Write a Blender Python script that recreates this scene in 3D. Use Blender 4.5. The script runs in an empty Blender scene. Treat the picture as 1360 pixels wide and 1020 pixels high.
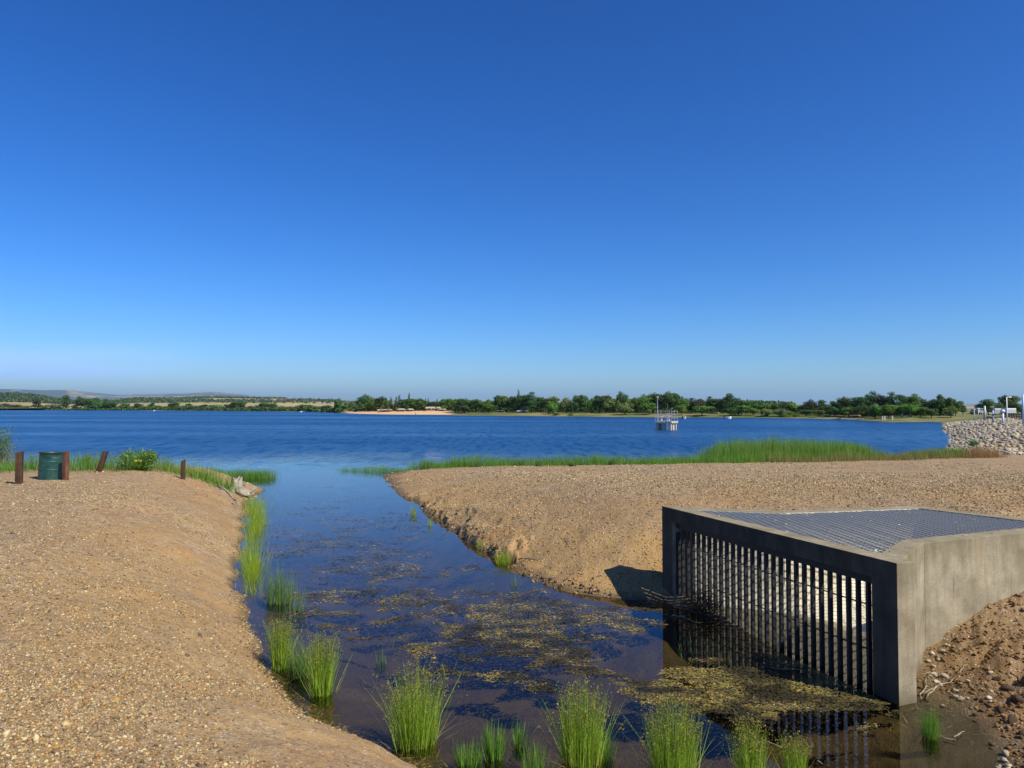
import bpy, bmesh, math, random
import numpy as np
from mathutils import Vector, Matrix
random.seed(7)
rng = np.random.default_rng(11)
R = math.radians
scene = bpy.context.scene
COL = scene.collection

# ------------------------------------------------------------------ camera
F = 943.0; EYE = 3.0
PITCH = math.atan(30.0 / F)
cam = bpy.data.cameras.new('camera'); camo = bpy.data.objects.new('camera', cam); COL.objects.link(camo)
camo.location = (0, 0, EYE); camo.rotation_euler = (math.pi/2 + PITCH, 0, 0)
cam.sensor_width = 36; cam.lens = 36 * F / 1360; cam.clip_start = 0.05; cam.clip_end = 60000
scene.camera = camo
_cp, _sp = math.cos(PITCH), math.sin(PITCH)
def ray(u, v):
    x = u - 680; y = -(v - 510); z = F
    return (x, z*_cp - y*_sp, z*_sp + y*_cp)
def G(u, v, z=0.0):
    """point of the level z seen in the photograph's direction u, v"""
    r = ray(u, v); t = (z - EYE) / r[2]
    return (r[0]*t, r[1]*t)
def zat(v, y):
    r = ray(680, v); return EYE + r[2]/r[1]*y
def xat(u, y): return (u-680)/F*y / (_cp)     # small pitch

# ------------------------------------------------------------------ noise
def _h(ix, iy, s):
    n = (ix.astype(np.int64)*374761393 + iy.astype(np.int64)*668265263 + s*1442695041) & 0xffffffff
    n = ((n ^ (n >> 13)) * 1274126177) & 0xffffffff
    return ((n ^ (n >> 16)) & 0xffffff) / float(0xffffff)
def vnoise(x, y, s=0):
    x = np.asarray(x, float); y = np.asarray(y, float)
    ix = np.floor(x); iy = np.floor(y); fx = x-ix; fy = y-iy
    fx = fx*fx*(3-2*fx); fy = fy*fy*(3-2*fy)
    a = _h(ix, iy, s); b = _h(ix+1, iy, s); c = _h(ix, iy+1, s); d = _h(ix+1, iy+1, s)
    return (a*(1-fx)+b*fx)*(1-fy) + (c*(1-fx)+d*fx)*fy
def fbm(x, y, s=0, o=4):
    r = 0; a = .5; t = 0
    for k in range(o):
        r = r + a*vnoise(np.asarray(x)*2**k + 17.3*k, np.asarray(y)*2**k - 9.1*k, s+k); t += a; a *= .5
    return r/t
def sst(x, a, b):
    t = np.clip((np.asarray(x, float)-a)/(b-a), 0, 1); return t*t*(3-2*t)

# ------------------------------------------------------------------ tagging and meshes
def tag(o, label=None, cat=None, group=None, kind=None):
    if label: o['label'] = label
    if cat: o['category'] = cat
    if group: o['group'] = group
    if kind: o['kind'] = kind
    return o
def empty(name, loc=(0,0,0), rz=0):
    o = bpy.data.objects.new(name, None); COL.objects.link(o); o.location = loc; o.rotation_euler = (0,0,rz)
    o.empty_display_size = .2
    return o
def link(name, me, mat=None, parent=None):
    if mat is not None and not me.materials: me.materials.append(mat)
    o = bpy.data.objects.new(name, me); COL.objects.link(o)
    if parent is not None: o.parent = parent
    return o
def npmesh(name, V, faces, smooth=False):
    """faces: list of integer arrays, each (n,k)"""
    me = bpy.data.meshes.new(name)
    V = np.ascontiguousarray(V, dtype=np.float32)
    me.vertices.add(len(V)); me.vertices.foreach_set('co', V.ravel())
    if isinstance(faces, np.ndarray): faces = [faces]
    loops = np.concatenate([f.ravel() for f in faces]).astype(np.int32)
    sizes = np.concatenate([np.full(len(f), f.shape[1]) for f in faces]).astype(np.int32)
    starts = np.concatenate([[0], np.cumsum(sizes)[:-1]]).astype(np.int32)
    me.loops.add(len(loops)); me.loops.foreach_set('vertex_index', loops)
    me.polygons.add(len(sizes)); me.polygons.foreach_set('loop_start', starts)
    if smooth: me.polygons.foreach_set('use_smooth', np.ones(len(sizes), dtype=bool))
    me.update(calc_edges=True); me.validate()
    return me
def vattr(me, name, arr):
    a = me.attributes.new(name, 'FLOAT', 'POINT'); a.data.foreach_set('value', np.ascontiguousarray(arr, dtype=np.float32))
def vcol(me, name, arr):
    a = me.attributes.new(name, 'FLOAT_COLOR', 'POINT')
    c = np.ones((len(arr), 4), dtype=np.float32); c[:, :3] = arr; a.data.foreach_set('color', c.ravel())
class MB:
    def __init__(s): s.v = []; s.f = []
    def add(s, vs, fs):
        n = len(s.v); s.v += [tuple(p) for p in vs]; s.f += [tuple(i+n for i in q) for q in fs]; return s
    def box(s, c, size, M=None):
        x, y, z = [q/2 for q in size]
        vs = [Vector((sx*x, sy*y, sz*z)) for sz in (-1,1) for sy in (-1,1) for sx in (-1,1)]
        if M is not None: vs = [M @ p for p in vs]
        vs = [p + Vector(c) for p in vs]
        return s.add(vs, [(0,2,3,1),(4,5,7,6),(0,1,5,4),(2,6,7,3),(0,4,6,2),(1,3,7,5)])
    def prism(s, pts, z0, z1):
        n = len(pts)
        a = sum(pts[i][0]*pts[(i+1) % n][1]-pts[(i+1) % n][0]*pts[i][1] for i in range(n))
        if a < 0: pts = pts[::-1]
        zb = z0 if isinstance(z0, (list, tuple)) else [z0]*n; zt = z1 if isinstance(z1, (list, tuple)) else [z1]*n
        vs = [(p[0], p[1], zb[i]) for i, p in enumerate(pts)] + [(p[0], p[1], zt[i]) for i, p in enumerate(pts)]
        return s.add(vs, [tuple(range(n))[::-1], tuple(range(n, 2*n))] + [(i, (i+1) % n, n+(i+1) % n, n+i) for i in range(n)])
    def tube(s, path, rad, n=6, cap=True):
        path = [Vector(p) for p in path]
        if not isinstance(rad, (list, tuple)): rad = [rad]*len(path)
        vs = []; up = Vector((0,0,1))
        for i, p in enumerate(path):
            d = (path[min(i+1, len(path)-1)] - path[max(i-1, 0)])
            d = d.normalized() if d.length > 1e-9 else Vector((0,0,1))
            a = d.cross(up); a = a.normalized() if a.length > .05 else Vector((1,0,0))
            b = d.cross(a).normalized()
            for k in range(n):
                t = 2*math.pi*k/n; vs.append(p + (a*math.cos(t)+b*math.sin(t))*rad[i])
        fs = [(i*n+k, i*n+(k+1) % n, (i+1)*n+(k+1) % n, (i+1)*n+k) for i in range(len(path)-1) for k in range(n)]
        if cap: fs += [tuple(range(n))[::-1], tuple(range((len(path)-1)*n, len(path)*n))]
        return s.add(vs, fs)
    def lathe(s, prof, c=(0,0,0), n=32):
        vs = [(c[0]+r*math.cos(2*math.pi*k/n), c[1]+r*math.sin(2*math.pi*k/n), c[2]+z) for r, z in prof for k in range(n)]
        fs = [(i*n+k, i*n+(k+1) % n, (i+1)*n+(k+1) % n, (i+1)*n+k) for i in range(len(prof)-1) for k in range(n)]
        return s.add(vs, fs)
    def mesh(s, name, bevel=0, smooth=False):
        me = bpy.data.meshes.new(name); me.from_pydata([tuple(p) for p in s.v], [], s.f)
        bm = bmesh.new(); bm.from_mesh(me); bmesh.ops.recalc_face_normals(bm, faces=bm.faces)
        if bevel: bmesh.ops.bevel(bm, geom=list(bm.edges), offset=bevel, segments=2, affect='EDGES', profile=.6)
        if smooth:
            for f in bm.faces: f.smooth = True
        bm.to_mesh(me); bm.free(); me.validate(); return me
    def build(s, name, mat, parent=None, bevel=0, smooth=False):
        return link(name, s.mesh(name, bevel, smooth), mat, parent)

# ------------------------------------------------------------------ materials
class NT:
    def __init__(s, name):
        s.m = bpy.data.materials.new(name); s.m.use_nodes = True; s.t = s.m.node_tree; s.t.nodes.clear()
        s.out = s.n('ShaderNodeOutputMaterial')
    def n(s, ty, **kw):
        nd = s.t.nodes.new(ty)
        for k, v in kw.items():
            if k.startswith('i_'): nd.inputs[k[2:].replace('_', ' ')].default_value = v
            else: setattr(nd, k, v)
        return nd
    def l(s, a, b): s.t.links.new(a, b)
    def setin(s, sock, v):
        if hasattr(v, 'is_output'): s.l(v, sock)
        elif v is not None: sock.default_value = v
    def math(s, op, a, b=None, c=None, clamp=False):
        nd = s.n('ShaderNodeMath', operation=op, use_clamp=clamp)
        for i, v in enumerate((a, b, c)): s.setin(nd.inputs[i], v)
        return nd.outputs[0]
    def noise(s, scale, vec=None, detail=4, rough=.55, dist=0, col=False):
        nd = s.n('ShaderNodeTexNoise'); nd.inputs['Scale'].default_value = scale
        nd.inputs['Detail'].default_value = detail; nd.inputs['Roughness'].default_value = rough; nd.inputs['Distortion'].default_value = dist
        if vec is not None: s.l(vec, nd.inputs['Vector'])
        return nd.outputs['Color' if col else 'Fac']
    def pos(s, scale=(1,1,1), obj=False):
        g = s.n('ShaderNodeTexCoord').outputs['Object'] if obj else s.n('ShaderNodeNewGeometry').outputs['Position']
        mp = s.n('ShaderNodeMapping'); mp.inputs['Scale'].default_value = scale; s.l(g, mp.inputs[0]); return mp.outputs[0]
    def ramp(s, fac, stops, interp='LINEAR'):
        nd = s.n('ShaderNodeValToRGB'); cr = nd.color_ramp; cr.interpolation = interp
        while len(cr.elements) < len(stops): cr.elements.new(.5)
        for e, (p, c) in zip(cr.elements, stops):
            e.position = p; e.color = (c, c, c, 1) if isinstance(c, (int, float)) else (*c, 1)
        s.l(fac, nd.inputs[0]); return nd.outputs[0]
    def mix(s, fac, a, b, mode='MIX'):
        nd = s.n('ShaderNodeMix', data_type='RGBA', blend_type=mode)
        s.setin(nd.inputs[0], fac)
        for i, v in ((6, a), (7, b)):
            if isinstance(v, tuple): v = (*v, 1) if len(v) == 3 else v
            s.setin(nd.inputs[i], v)
        return nd.outputs[2]
    def attr(s, name, o='Fac'):
        return s.n('ShaderNodeAttribute', attribute_name=name).outputs[o]
    def bsdf(s, col, rough=.8, spec=.3, metal=0, bump=None, bstr=.3, bdist=.02, normal=None):
        b = s.n('ShaderNodeBsdfPrincipled')
        if isinstance(col, tuple): col = (*col, 1)
        s.setin(b.inputs['Base Color'], col); s.setin(b.inputs['Roughness'], rough); s.setin(b.inputs['Metallic'], metal)
        b.inputs['Specular IOR Level'].default_value = spec
        if bump is not None:
            bp = s.n('ShaderNodeBump'); bp.inputs['Strength'].default_value = bstr; bp.inputs['Distance'].default_value = bdist
            s.l(bump, bp.inputs['Height']); s.l(bp.outputs[0], b.inputs['Normal'])
        s.l(b.outputs[0], s.out.inputs[0]); return b

def simple(name, col, rough=.6, metal=0, var=.25, scale=8, spec=.3, bstr=.15):
    t = NT(name); n = t.noise(scale, t.pos(obj=True), 5, .6)
    c = t.mix(n, tuple(x*(1-var) for x in col), tuple(min(1, x*(1+var)) for x in col))
    t.bsdf(c, rough, spec, metal, bump=n, bstr=bstr, bdist=.01); return t.m

def leafmat(name, c1, c2, trans=.35, attr=None, objvar=.0, rough=.6):
    t = NT(name)
    n = t.attr(attr) if attr else t.noise(1.3, t.pos(), 3)
    c = t.mix(n, c1, c2)
    if objvar:
        oi = t.n('ShaderNodeObjectInfo').outputs['Random']
        hs = t.n('ShaderNodeHueSaturation')
        t.l(t.math('MULTIPLY_ADD', oi, objvar*.12, .5-objvar*.06), hs.inputs['Hue'])
        t.l(t.math('MULTIPLY_ADD', oi, objvar, 1-objvar*.5), hs.inputs['Value'])
        t.l(c, hs.inputs['Color']); c = hs.outputs[0]
    d = t.n('ShaderNodeBsdfPrincipled'); t.l(c, d.inputs['Base Color']); d.inputs['Roughness'].default_value = rough
    d.inputs['Specular IOR Level'].default_value = .25
    tr = t.n('ShaderNodeBsdfTranslucent'); t.l(t.mix(.5, c, tuple(min(1, x*1.3) for x in c2)), tr.inputs[0])
    mx = t.n('ShaderNodeMixShader'); mx.inputs[0].default_value = trans
    t.l(d.outputs[0], mx.inputs[1]); t.l(tr.outputs[0], mx.inputs[2]); t.l(mx.outputs[0], t.out.inputs[0]); return t.m

def m_ground():
    t = NT('ground_gravel'); P = t.pos()
    grav = t.attr('gravel'); grass = t.attr('grass'); beach = t.attr('beach')
    # sand base: ochre clay with slow tone changes
    n1 = t.noise(.55, P, 5, .6); n2 = t.noise(14, P, 5, .7); n3 = t.noise(120, P, 3, .7)
    sand = t.mix(t.ramp(n1, [(.3, 0.), (.7, 1.)]), (.31, .178, .058), (.40, .265, .105))
    sand = t.mix(t.ramp(n2, [(.35, 0.), (.7, .55)]), sand, (.33, .215, .11))
    sand = t.mix(t.ramp(n3, [(.3, .5), (.6, 0.)]), sand, (.17, .10, .06))
    sand = t.mix(t.math('MULTIPLY', t.attr('loam'), t.ramp(n1, [(.25, 1.), (.7, .35)])), sand, t.mix(n2, (.055, .032, .018), (.14, .085, .046)))
    def cells(scale, seed):
        v = t.n('ShaderNodeTexVoronoi'); v.inputs['Scale'].default_value = scale; v.inputs['Randomness'].default_value = 1
        mp = t.n('ShaderNodeMapping'); mp.inputs['Location'].default_value = (seed, seed*2, 0); mp.inputs['Scale'].default_value = (1, 1, .35)
        w = t.mix(.04, P, t.noise(scale*.5, P, 2, .6, col=True)); t.l(P, mp.inputs[0]); t.l(mp.outputs[0], v.inputs['Vector'])
        sp = t.n('ShaderNodeSeparateColor'); t.l(v.outputs['Color'], sp.inputs[0])
        return v.outputs['Distance'], sp.outputs[0], sp.outputs[1]
    sand = t.mix(t.ramp(t.noise(.7, P, 4, .6), [(.54, 0.), (.66, .5)]), sand, (.36, .18, .055))
    d1, r1, s1 = cells(55, 0); d2, r2, s2 = cells(24, 5)
    stops = [(0, (.055, .045, .04)), (.22, (.15, .10, .07)), (.42, (.25, .175, .115)), (.62, (.36, .25, .155)), (.8, (.30, .26, .22)), (.93, (.50, .42, .32)), (1, (.62, .55, .46))]
    g1 = t.ramp(r1, stops); g2 = t.ramp(r2, stops)
    big = t.math('MULTIPLY', t.math('GREATER_THAN', s2, .72), t.math('LESS_THAN', d2, .42))
    gcol = t.mix(big, g1, g2)
    edge = t.ramp(d1, [(.0, 1.), (.45, .85), (.75, .25)])
    gm = t.math('ADD', grav, t.math('MULTIPLY_ADD', t.noise(.9, P, 6, .65), 1.6, -.8), clamp=True)
    d3, r3, s3 = cells(11, 9); sand = t.mix(t.math('MULTIPLY', gm, .5), sand, t.ramp(r3, [(0, (.16, .11, .07)), (.5, (.31, .21, .12)), (1, (.44, .34, .22))])); gcol = t.mix(.3, gcol, t.ramp(r3, [(0, (.16, .11, .07)), (.6, (.33, .24, .15)), (1, (.52, .43, .31))]))
    pick = t.math('LESS_THAN', s1, t.math('MULTIPLY_ADD', gm, .62, .17))
    c = t.mix(t.math('MULTIPLY', pick, t.ramp(d1, [(.35, 1.), (.6, .25)])), sand, gcol)
    c = t.mix(t.math('MULTIPLY', t.ramp(t.noise(.38, P, 5, .6), [(.48, 0.), (.62, .5)]), gm), c, (.215, .165, .10))
    # far shore grass / dry grass
    ng = t.noise(.06, P, 6, .65); ng2 = t.noise(1.2, P, 4, .6)
    gc = t.mix(t.ramp(ng, [(.4, 0.), (.6, 1.)]), (.075, .115, .025), (.30, .24, .11))
    gc = t.mix(t.math('MULTIPLY', ng2, .6), gc, (.06, .09, .025))
    c = t.mix(grass, c, gc)
    c = t.mix(beach, c, (.58, .38, .20))
    # damp and under-water mud
    sx = t.n('ShaderNodeSeparateXYZ'); t.l(P, sx.inputs[0]); z = sx.outputs[2]
    zz = t.math('ADD', z, t.math('MULTIPLY_ADD', t.noise(3, P, 5, .6), .10, -.05))
    mr = t.n('ShaderNodeMapRange'); mr.inputs[1].default_value = .015; mr.inputs[2].default_value = .10; mr.inputs[3].default_value = 1; mr.inputs[4].default_value = 0
    t.l(zz, mr.inputs[0]); damp = mr.outputs[0]
    far = t.math('SUBTRACT', 1, t.math('MAXIMUM', grass, beach), clamp=True)
    c = t.mix(t.math('MULTIPLY', t.math('MULTIPLY', damp, .72), far), c, t.mix(n2, (.036, .031, .019), (.085, .066, .034)))
    weed = t.math('MULTIPLY', t.ramp(t.noise(1.1, t.pos((1, 1.3, 0)), 7, .68, .6), [(.47, 0.), (.58, 1.)]), t.ramp(t.noise(.35, t.pos((1, 1, 0)), 3), [(.4, .2), (.6, 1.)]))
    wz = t.n('ShaderNodeMapRange'); wz.inputs[1].default_value = -.10; wz.inputs[2].default_value = -.2; wz.inputs[3].default_value = 0; wz.inputs[4].default_value = .85; t.l(z, wz.inputs[0])
    c = t.mix(t.math('MULTIPLY', t.math('MULTIPLY', weed, wz.outputs[0]), far), c, t.mix(n2, (.13, .10, .025), (.24, .17, .05)))
    h = t.math('ADD', t.math('MULTIPLY', t.math('SUBTRACT', 1, d1), t.math('MULTIPLY', pick, .6)), t.math('MULTIPLY', t.math('MULTIPLY', t.math('SUBTRACT', 1, d2), big), 1.2))
    h = t.math('ADD', h, t.math('MULTIPLY', n2, .8)); h = t.math('ADD', h, t.math('MULTIPLY', n3, .35))
    t.bsdf(c, t.math('MULTIPLY_ADD', damp, -.25, .9), .2, bump=h, bstr=.8, bdist=.018)
    return t.m

def m_concrete(name='concrete', dark=1.0, paint_shade=0):
    t = NT(name); P = t.pos(); S = t.pos((6, 6, .45)); 
    n = t.noise(2.2, P, 6, .65); st = t.noise(1.6, S, 5, .6); f = t.noise(60, P, 4, .7)
    c = t.mix(t.ramp(n, [(.3, 0.), (.7, 1.)]), (.19*dark, .16*dark, .105*dark), (.47*dark, .41*dark, .295*dark))
    c = t.mix(t.ramp(st, [(.46, 0.), (.66, .30)]), c, (.15*dark, .12*dark, .07*dark))
    st2 = t.noise(3.1, t.pos((5, 5, .25)), 4, .6)
    c = t.mix(t.ramp(st2, [(.64, 0.), (.72, .6)]), c, (.075*dark, .07*dark, .06*dark))
    rs = t.noise(2.3, t.pos((4, 4, .3)), 3, .5)
    c = t.mix(t.ramp(rs, [(.62, 0.), (.74, .5)]), c, (.30*dark, .17*dark, .05*dark))
    pit = t.n('ShaderNodeTexVoronoi'); pit.inputs['Scale'].default_value = 38; t.l(P, pit.inputs['Vector'])
    pm = t.ramp(pit.outputs['Distance'], [(.08, 1.), (.14, 0.)])
    pm = t.math('MULTIPLY', pm, t.ramp(t.noise(7, P, 2), [(.5, 0.), (.6, 1.)]))
    c = t.mix(t.math('MULTIPLY', pm, .6), c, (.05, .045, .04))
    c = t.mix(t.ramp(f, [(.35, .35), (.6, 0.)]), c, (.11*dark, .10*dark, .08*dark))
    # lichen speckles and water-line stain
    lz = t.n('ShaderNodeSeparateXYZ'); t.l(P, lz.inputs[0])
    mr = t.n('ShaderNodeMapRange'); mr.inputs[1].default_value = 0.0; mr.inputs[2].default_value = .22; mr.inputs[3].default_value = .75; mr.inputs[4].default_value = 0
    t.l(t.math('ADD', lz.outputs[2], t.math('MULTIPLY_ADD', n, .3, -.15)), mr.inputs[0])
    c = t.mix(mr.outputs[0], c, (.10, .085, .055))
    top = t.n('ShaderNodeMapRange'); top.inputs[1].default_value = 1.05; top.inputs[2].default_value = 1.5; top.inputs[3].default_value = 0; top.inputs[4].default_value = 1
    t.l(t.math('ADD', lz.outputs[2], t.math('MULTIPLY_ADD', st, .8, -.4)), top.inputs[0])
    c = t.mix(t.math('MULTIPLY', top.outputs[0], .55), c, (.15*dark, .12*dark, .065*dark))
    if paint_shade: c = t.mix(t.ramp(t.noise(1.7, t.pos((3, 3, 1.2)), 5, .6), [(.25, .95), (.75, .6)]), c, (.035, .032, .027))  # mottled near-black mixed into the colour to deepen the front's shade
    h = t.math('ADD', t.math('MULTIPLY', f, .5), t.math('MULTIPLY', n, 1.)); h = t.math('SUBTRACT', h, pm)
    t.bsdf(c, .92, .2, bump=h, bstr=.45, bdist=.01); return t.m

def m_water():
    t = NT('water'); P = t.pos()
    sx = t.n('ShaderNodeSeparateXYZ'); t.l(P, sx.inputs[0])
    # distance out on the lake -> wind ripples; sheltered channel -> calm
    y = sx.outputs[1]
    wob = t.math('MULTIPLY_ADD', t.noise(.05, P, 3), 26, -13)
    yy = t.math('ADD', y, wob)
    def mr(v, a, b, c, d):
        m = t.n('ShaderNodeMapRange', interpolation_type='SMOOTHSTEP')
        for i, q in enumerate((a, b, c, d)): m.inputs[i+1].default_value = q
        t.l(v, m.inputs[0]); return m.outputs[0]
    wind = mr(yy, 30, 52, 0, 1)
    streak = t.noise(.022, t.pos((.35, 1.3, 1)), 5, .6)
    sm = t.ramp(streak, [(.36, .45), (.50, .85), (.62, 1.2)])
    calm_right = mr(t.math('SUBTRACT', sx.outputs[0], t.math('MULTIPLY', y, .36)), -8, 14, 0, 1)
    amp = t.math('MULTIPLY', wind, t.math('MULTIPLY', sm, t.math('MULTIPLY_ADD', calm_right, -.35, 1)))
    amp = t.math('MULTIPLY_ADD', amp, 1.0, .010)
    def nv(scale, sc):
        c = t.noise(scale, t.pos(sc), 3, .6, col=True)
        s = t.n('ShaderNodeVectorMath', operation='SUBTRACT'); t.l(c, s.inputs[0]); s.inputs[1].default_value = (.5, .5, .5); return s.outputs[0]
    a = nv(1.6, (.8, 1.6, 1)); b = nv(7., (1, 1.6, 1))
    ad = t.n('ShaderNodeVectorMath', operation='ADD'); t.l(a, ad.inputs[0]); t.l(b, ad.inputs[1])
    sc = t.n('ShaderNodeVectorMath', operation='SCALE'); t.l(ad.outputs[0], sc.inputs[0]); t.l(amp, sc.inputs['Scale'])
    fl = t.n('ShaderNodeVectorMath', operation='MULTIPLY'); t.l(sc.outputs[0], fl.inputs[0]); fl.inputs[1].default_value = (1, 1, 0)
    up = t.n('ShaderNodeVectorMath', operation='ADD'); t.l(fl.outputs[0], up.inputs[0]); up.inputs[1].default_value = (0, 0, 1)
    nn = t.n('ShaderNodeVectorMath', operation='NORMALIZE'); t.l(up.outputs[0], nn.inputs[0]); N = nn.outputs[0]
    fr = t.n('ShaderNodeFresnel'); fr.inputs['IOR'].default_value = 1.333; t.l(N, fr.inputs['Normal'])
    gl = t.n('ShaderNodeBsdfGlossy'); gl.inputs['Roughness'].default_value = .02; gl.inputs['Color'].default_value = (1, 1, 1, 1); t.l(N, gl.inputs['Normal'])
    tr = t.n('ShaderNodeBsdfTransparent'); tr.inputs[0].default_value = (.60, .59, .51, 1)
    mx = t.n('ShaderNodeMixShader'); t.l(fr.outputs[0], mx.inputs[0]); t.l(tr.outputs[0], mx.inputs[1]); t.l(gl.outputs[0], mx.inputs[2])
    # open lake: wind-roughened, deep
    lo = nv(1.6, (1.2, .24, 1)); al = t.n('ShaderNodeVectorMath', operation='ADD'); t.l(ad.outputs[0], al.inputs[0]); l2 = t.n('ShaderNodeVectorMath', operation='SCALE'); t.l(lo, l2.inputs[0]); l2.inputs['Scale'].default_value = 3.0; t.l(l2.outputs[0], al.inputs[1])
    sc2 = t.n('ShaderNodeVectorMath', operation='MULTIPLY'); t.l(al.outputs[0], sc2.inputs[0]); sc2.inputs[1].default_value = (.42, .42, 0)
    sc3 = t.n('ShaderNodeVectorMath', operation='SCALE'); t.l(sc2.outputs[0], sc3.inputs[0]); t.l(sm, sc3.inputs['Scale'])
    u2 = t.n('ShaderNodeVectorMath', operation='ADD'); t.l(sc3.outputs[0], u2.inputs[0]); u2.inputs[1].default_value = (0, 0, 1)
    n2 = t.n('ShaderNodeVectorMath', operation='NORMALIZE'); t.l(u2.outputs[0], n2.inputs[0])
    lk = t.n('ShaderNodeBsdfPrincipled'); lk.inputs['Base Color'].default_value = (.006, .050, .150, 1); lk.inputs['IOR'].default_value = 1.333
    t.l(t.math('MULTIPLY_ADD', amp, .22, .16), lk.inputs['Roughness']); t.l(n2.outputs[0], lk.inputs['Normal'])
    m2 = t.n('ShaderNodeMixShader'); t.l(wind, m2.inputs[0]); t.l(mx.outputs[0], m2.inputs[1]); t.l(lk.outputs[0], m2.inputs[2])
    t.l(m2.outputs[0], t.out.inputs[0]); return t.m

def m_hills():
    t = NT('hills_dry_grass'); P = t.pos()
    n = t.noise(.004, P, 6, .65); n2 = t.noise(.02, P, 4, .6)
    c = t.mix(t.ramp(n, [(.4, 0.), (.6, 1.)]), (.42, .32, .16), (.30, .25, .13))
    c = t.mix(t.ramp(n2, [(.5, 0.), (.64, .8)]), c, (.07, .09, .04))
    c = t.mix(t.attr('wood'), c, (.045, .07, .04))
    t.bsdf(c, .95, .1); return t.m

def m_attr(name, attr='col', rough=.85, spec=.25, bscale=30, bstr=.3, mul=1.0):
    t = NT(name); P = t.pos()
    c = t.attr(attr, 'Color'); n = t.noise(bscale, P, 4, .65)
    c = t.mix(t.ramp(n, [(.3, .45), (.6, 0.)]), c, t.mix(1., c, (.45, .42, .4), 'MULTIPLY'))
    t.bsdf(c, rough, spec, bump=n, bstr=bstr, bdist=.01); return t.m

def m_rock():
    t = NT('riprap_stone'); P = t.pos(); oi = t.n('ShaderNodeObjectInfo').outputs['Random']
    base = t.ramp(t.math('FRACT', t.math('ADD', t.attr('tone'), oi)), [(0, (.16, .13, .10)), (.25, (.34, .30, .22)), (.5, (.46, .39, .27)), (.75, (.28, .25, .21)), (1, (.56, .50, .38))])
    n = t.noise(6, P, 5, .65)
    c = t.mix(t.ramp(n, [(.3, .6), (.6, 0.)]), base, (.17, .14, .11))
    t.bsdf(c, .9, .2, bump=n, bstr=.5, bdist=.04); return t.m

def m_wood(name, c1, c2, sc=(14, 14, 1.2)):
    t = NT(name); P = t.pos(sc, obj=True); n = t.noise(1.5, P, 6, .65, .4); n2 = t.noise(9, t.pos(obj=True), 4)
    c = t.mix(t.ramp(n, [(.35, 0.), (.65, 1.)]), c1, c2); c = t.mix(t.ramp(n2, [(.35, .4), (.6, 0.)]), c, tuple(x*.35 for x in c1))
    t.bsdf(c, .85, .2, bump=n, bstr=.5, bdist=.01); return t.m

def m_drum():
    t = NT('drum_green_paint'); P = t.pos(obj=True); n = t.noise(7, P, 6, .7); s = t.noise(3, t.pos((6, 6, 1), obj=True), 5, .7)
    c = t.mix(t.ramp(n, [(.35, 0.), (.65, 1.)]), (.006, .040, .036), (.018, .080, .070))
    c = t.mix(t.ramp(s, [(.60, 0.), (.66, 1.)]), c, (.10, .055, .03)); c = t.mix(t.ramp(n, [(.70, 0.), (.74, .7)]), c, (.30, .38, .36))
    t.bsdf(c, .42, .5, bump=n, bstr=.3, bdist=.01); return t.m

def m_galv():
    t = NT('galvanised_steel'); P = t.pos(); n = t.noise(22, P, 4, .6)
    c = t.mix(n, (.20, .215, .235), (.34, .355, .38)); t.bsdf(c, .42, .5, .5, bump=n, bstr=.1); return t.m

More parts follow.
